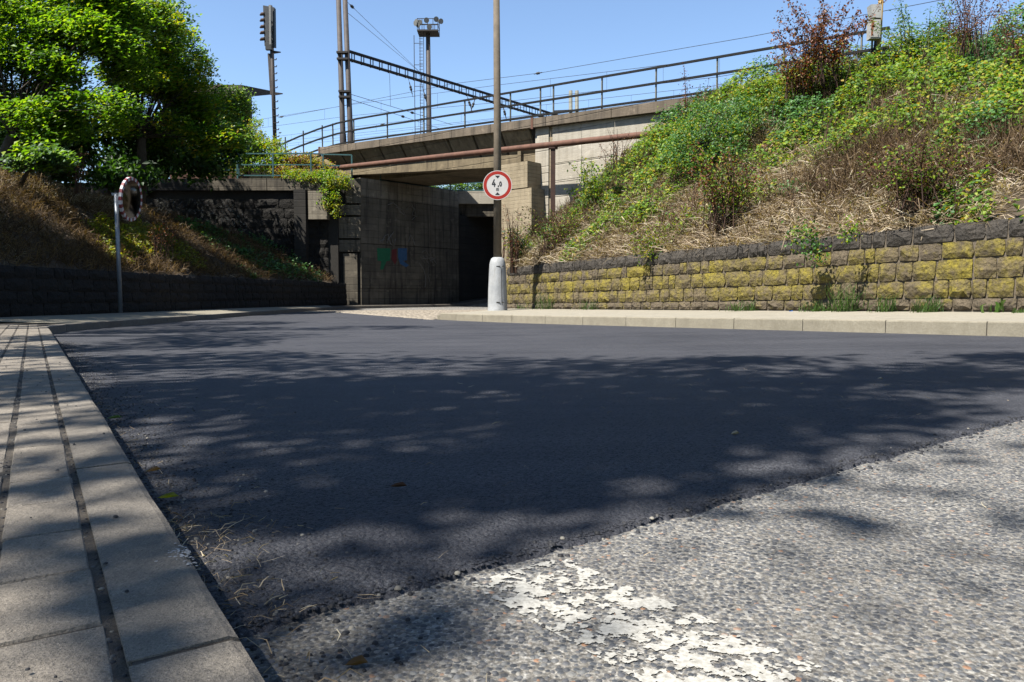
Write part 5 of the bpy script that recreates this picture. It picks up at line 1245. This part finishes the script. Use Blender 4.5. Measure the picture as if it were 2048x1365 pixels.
for x, y in zip(X * Y, Y):
    if y < nearY(x) + .01 or (Vector((x, y, 0)) - KA).dot(KN) > -.01: continue
    key = (int(x / .011), int(y / .011))
    if key in seen: continue
    f = min(1, max(0, (y - 1.1) / 3.2))
    if RNG.uniform() < f: continue
    seen[key] = 1; Cs.append((x, y, Rz(x, y) + TH)); Ss.append(RNG.uniform(.0025, .0065) * (1 - .6 * f))
lumps('asphalt_grains', Cs, Ss, M['asphalt_fresh'], .32, None, 'stuff', .12)
# black tar crumbs along both surfaces and on the pavers
Cs, Ss = [], []
for _ in range(7500):
    r = random.random()
    if r < .05:
        x = random.uniform(-.45, 3.2); y = nearY(x) + random.gauss(0, .03); z = Rz(x, y) + (TH if y > nearY(x) else 0); s = random.uniform(.0025, .0065)
    elif r < .72:
        k = random.uniform(-.3, 9) ; o = random.expovariate(12); p = KA + KD * k - KN * (.01 + o); x, y = p.x, p.y; z = Rz(x, y) + (TH if y > nearY(x) else 0); s = random.uniform(.002, .0055)
    else:
        k = random.uniform(-.5, 7); row = random.random(); o = random.choice((.113, .229, .345)) + random.gauss(0, .009) if row < .9 else random.uniform(.02, .6)
        p = KA + KD * k + KN * o; x, y = p.x, p.y; z = SLz(x, y) + (.0 if row < .9 else .009); s = random.uniform(.0018, .0048)
    Cs.append((x, y, z)); Ss.append(s)
lumps('tar_crumbs', Cs, Ss, M['tar_crumb'], .8, sink=.0)
# dry needles and straw bits along the kerb foot and on the road
B, T = [], []
for _ in range(700):
    if random.random() < .8:
        k = random.choice((random.gauss(.45, .16), random.gauss(-.1, .12), random.gauss(.75, .1), random.uniform(-.35, 3))); p = KA + KD * k - KN * (.01 + random.expovariate(16))
    else:
        p = Vector((random.uniform(-1.5, 2.2), random.uniform(1.0, 4.5), 0))
    z = Rz(p.x, p.y) + (TH if p.y > nearY(p.x) else 0) + .003; a = random.uniform(0, 6.28); l = random.uniform(.008, .04)
    B.append((p.x, p.y, z)); T.append((p.x + math.cos(a) * l, p.y + math.sin(a) * l, z + random.uniform(0, .012)))
blades('dry_needles', B, T, .0015, M['straw_pale'], None, 'stuff', .2)
def leafitem(px, py, z, size, mat, label, ang_=0):
    dx = (px - 1024) / 1500; dy = (682.5 - py) / 1500; t_ = (z - CAMZ) / (dy * _c - _s); c = Vector((dx * t_, t_ * (_c + dy * _s), z)); m = MB(); a = ang_
    x = Vector((math.cos(a), math.sin(a), 0)) * size; y = Vector((-math.sin(a), math.cos(a), 0)) * size * .45
    pts = [c - x, c - x * .3 + y + Vector((0, 0, .006)), c + x * .5 + y * .8 + Vector((0, 0, .01)), c + x * 1.1 + Vector((0, 0, .002)), c + x * .4 - y + Vector((0, 0, .008)), c - x * .4 - y * .9 + Vector((0, 0, .004))]
    m.v = [tuple(p + Vector((0, 0, .003))) for p in pts] + [tuple(c + Vector((0, 0, .002)))]; m.f = [(i, (i + 1) % 6, 6) for i in range(6)]
    tag(m.build('fallen_leaf', M[mat]), label, 'leaf')
leafitem(228, 838, .018, .025, 'leaf_grass', 'green leaf lying against the kerb foot', .4)
leafitem(335, 998, .018, .022, 'leaf_lime', 'yellow leaf lying at the kerb foot', .2)
leafitem(796, 976, .018, .020, 'leaf_brown', 'tan leaf flake on the dark fresh asphalt', 0)
leafitem(712, 1334, .004, .014, 'straw_orange', 'orange leaf fragment on the worn asphalt', .1)
leafitem(308, 944, .02, .016, 'straw_orange', 'orange leaf bit in the straw by the kerb', .7)
leafitem(1470, 870, .018, .016, 'straw_pale', 'small pale leaf on the fresh asphalt right of centre', .3)
leafitem(1760, 760, .03, .02, 'straw_pale', 'small yellowish leaf on the asphalt near the right', .3)
# chalky scrapes on the second kerb stone
Cs, Ss = [], []
for _ in range(70):
    q = KA + KD * (.30 + random.gauss(0, .028)) + KN * abs(random.gauss(.0, .012)); Cs.append((q.x, q.y, SLz(q.x, q.y) + .0085)); Ss.append(random.uniform(.0008, .0032))
lumps('kerb_scrape', Cs, Ss, M['chalk_scrape'], .16, lk, 'stuff', .0)
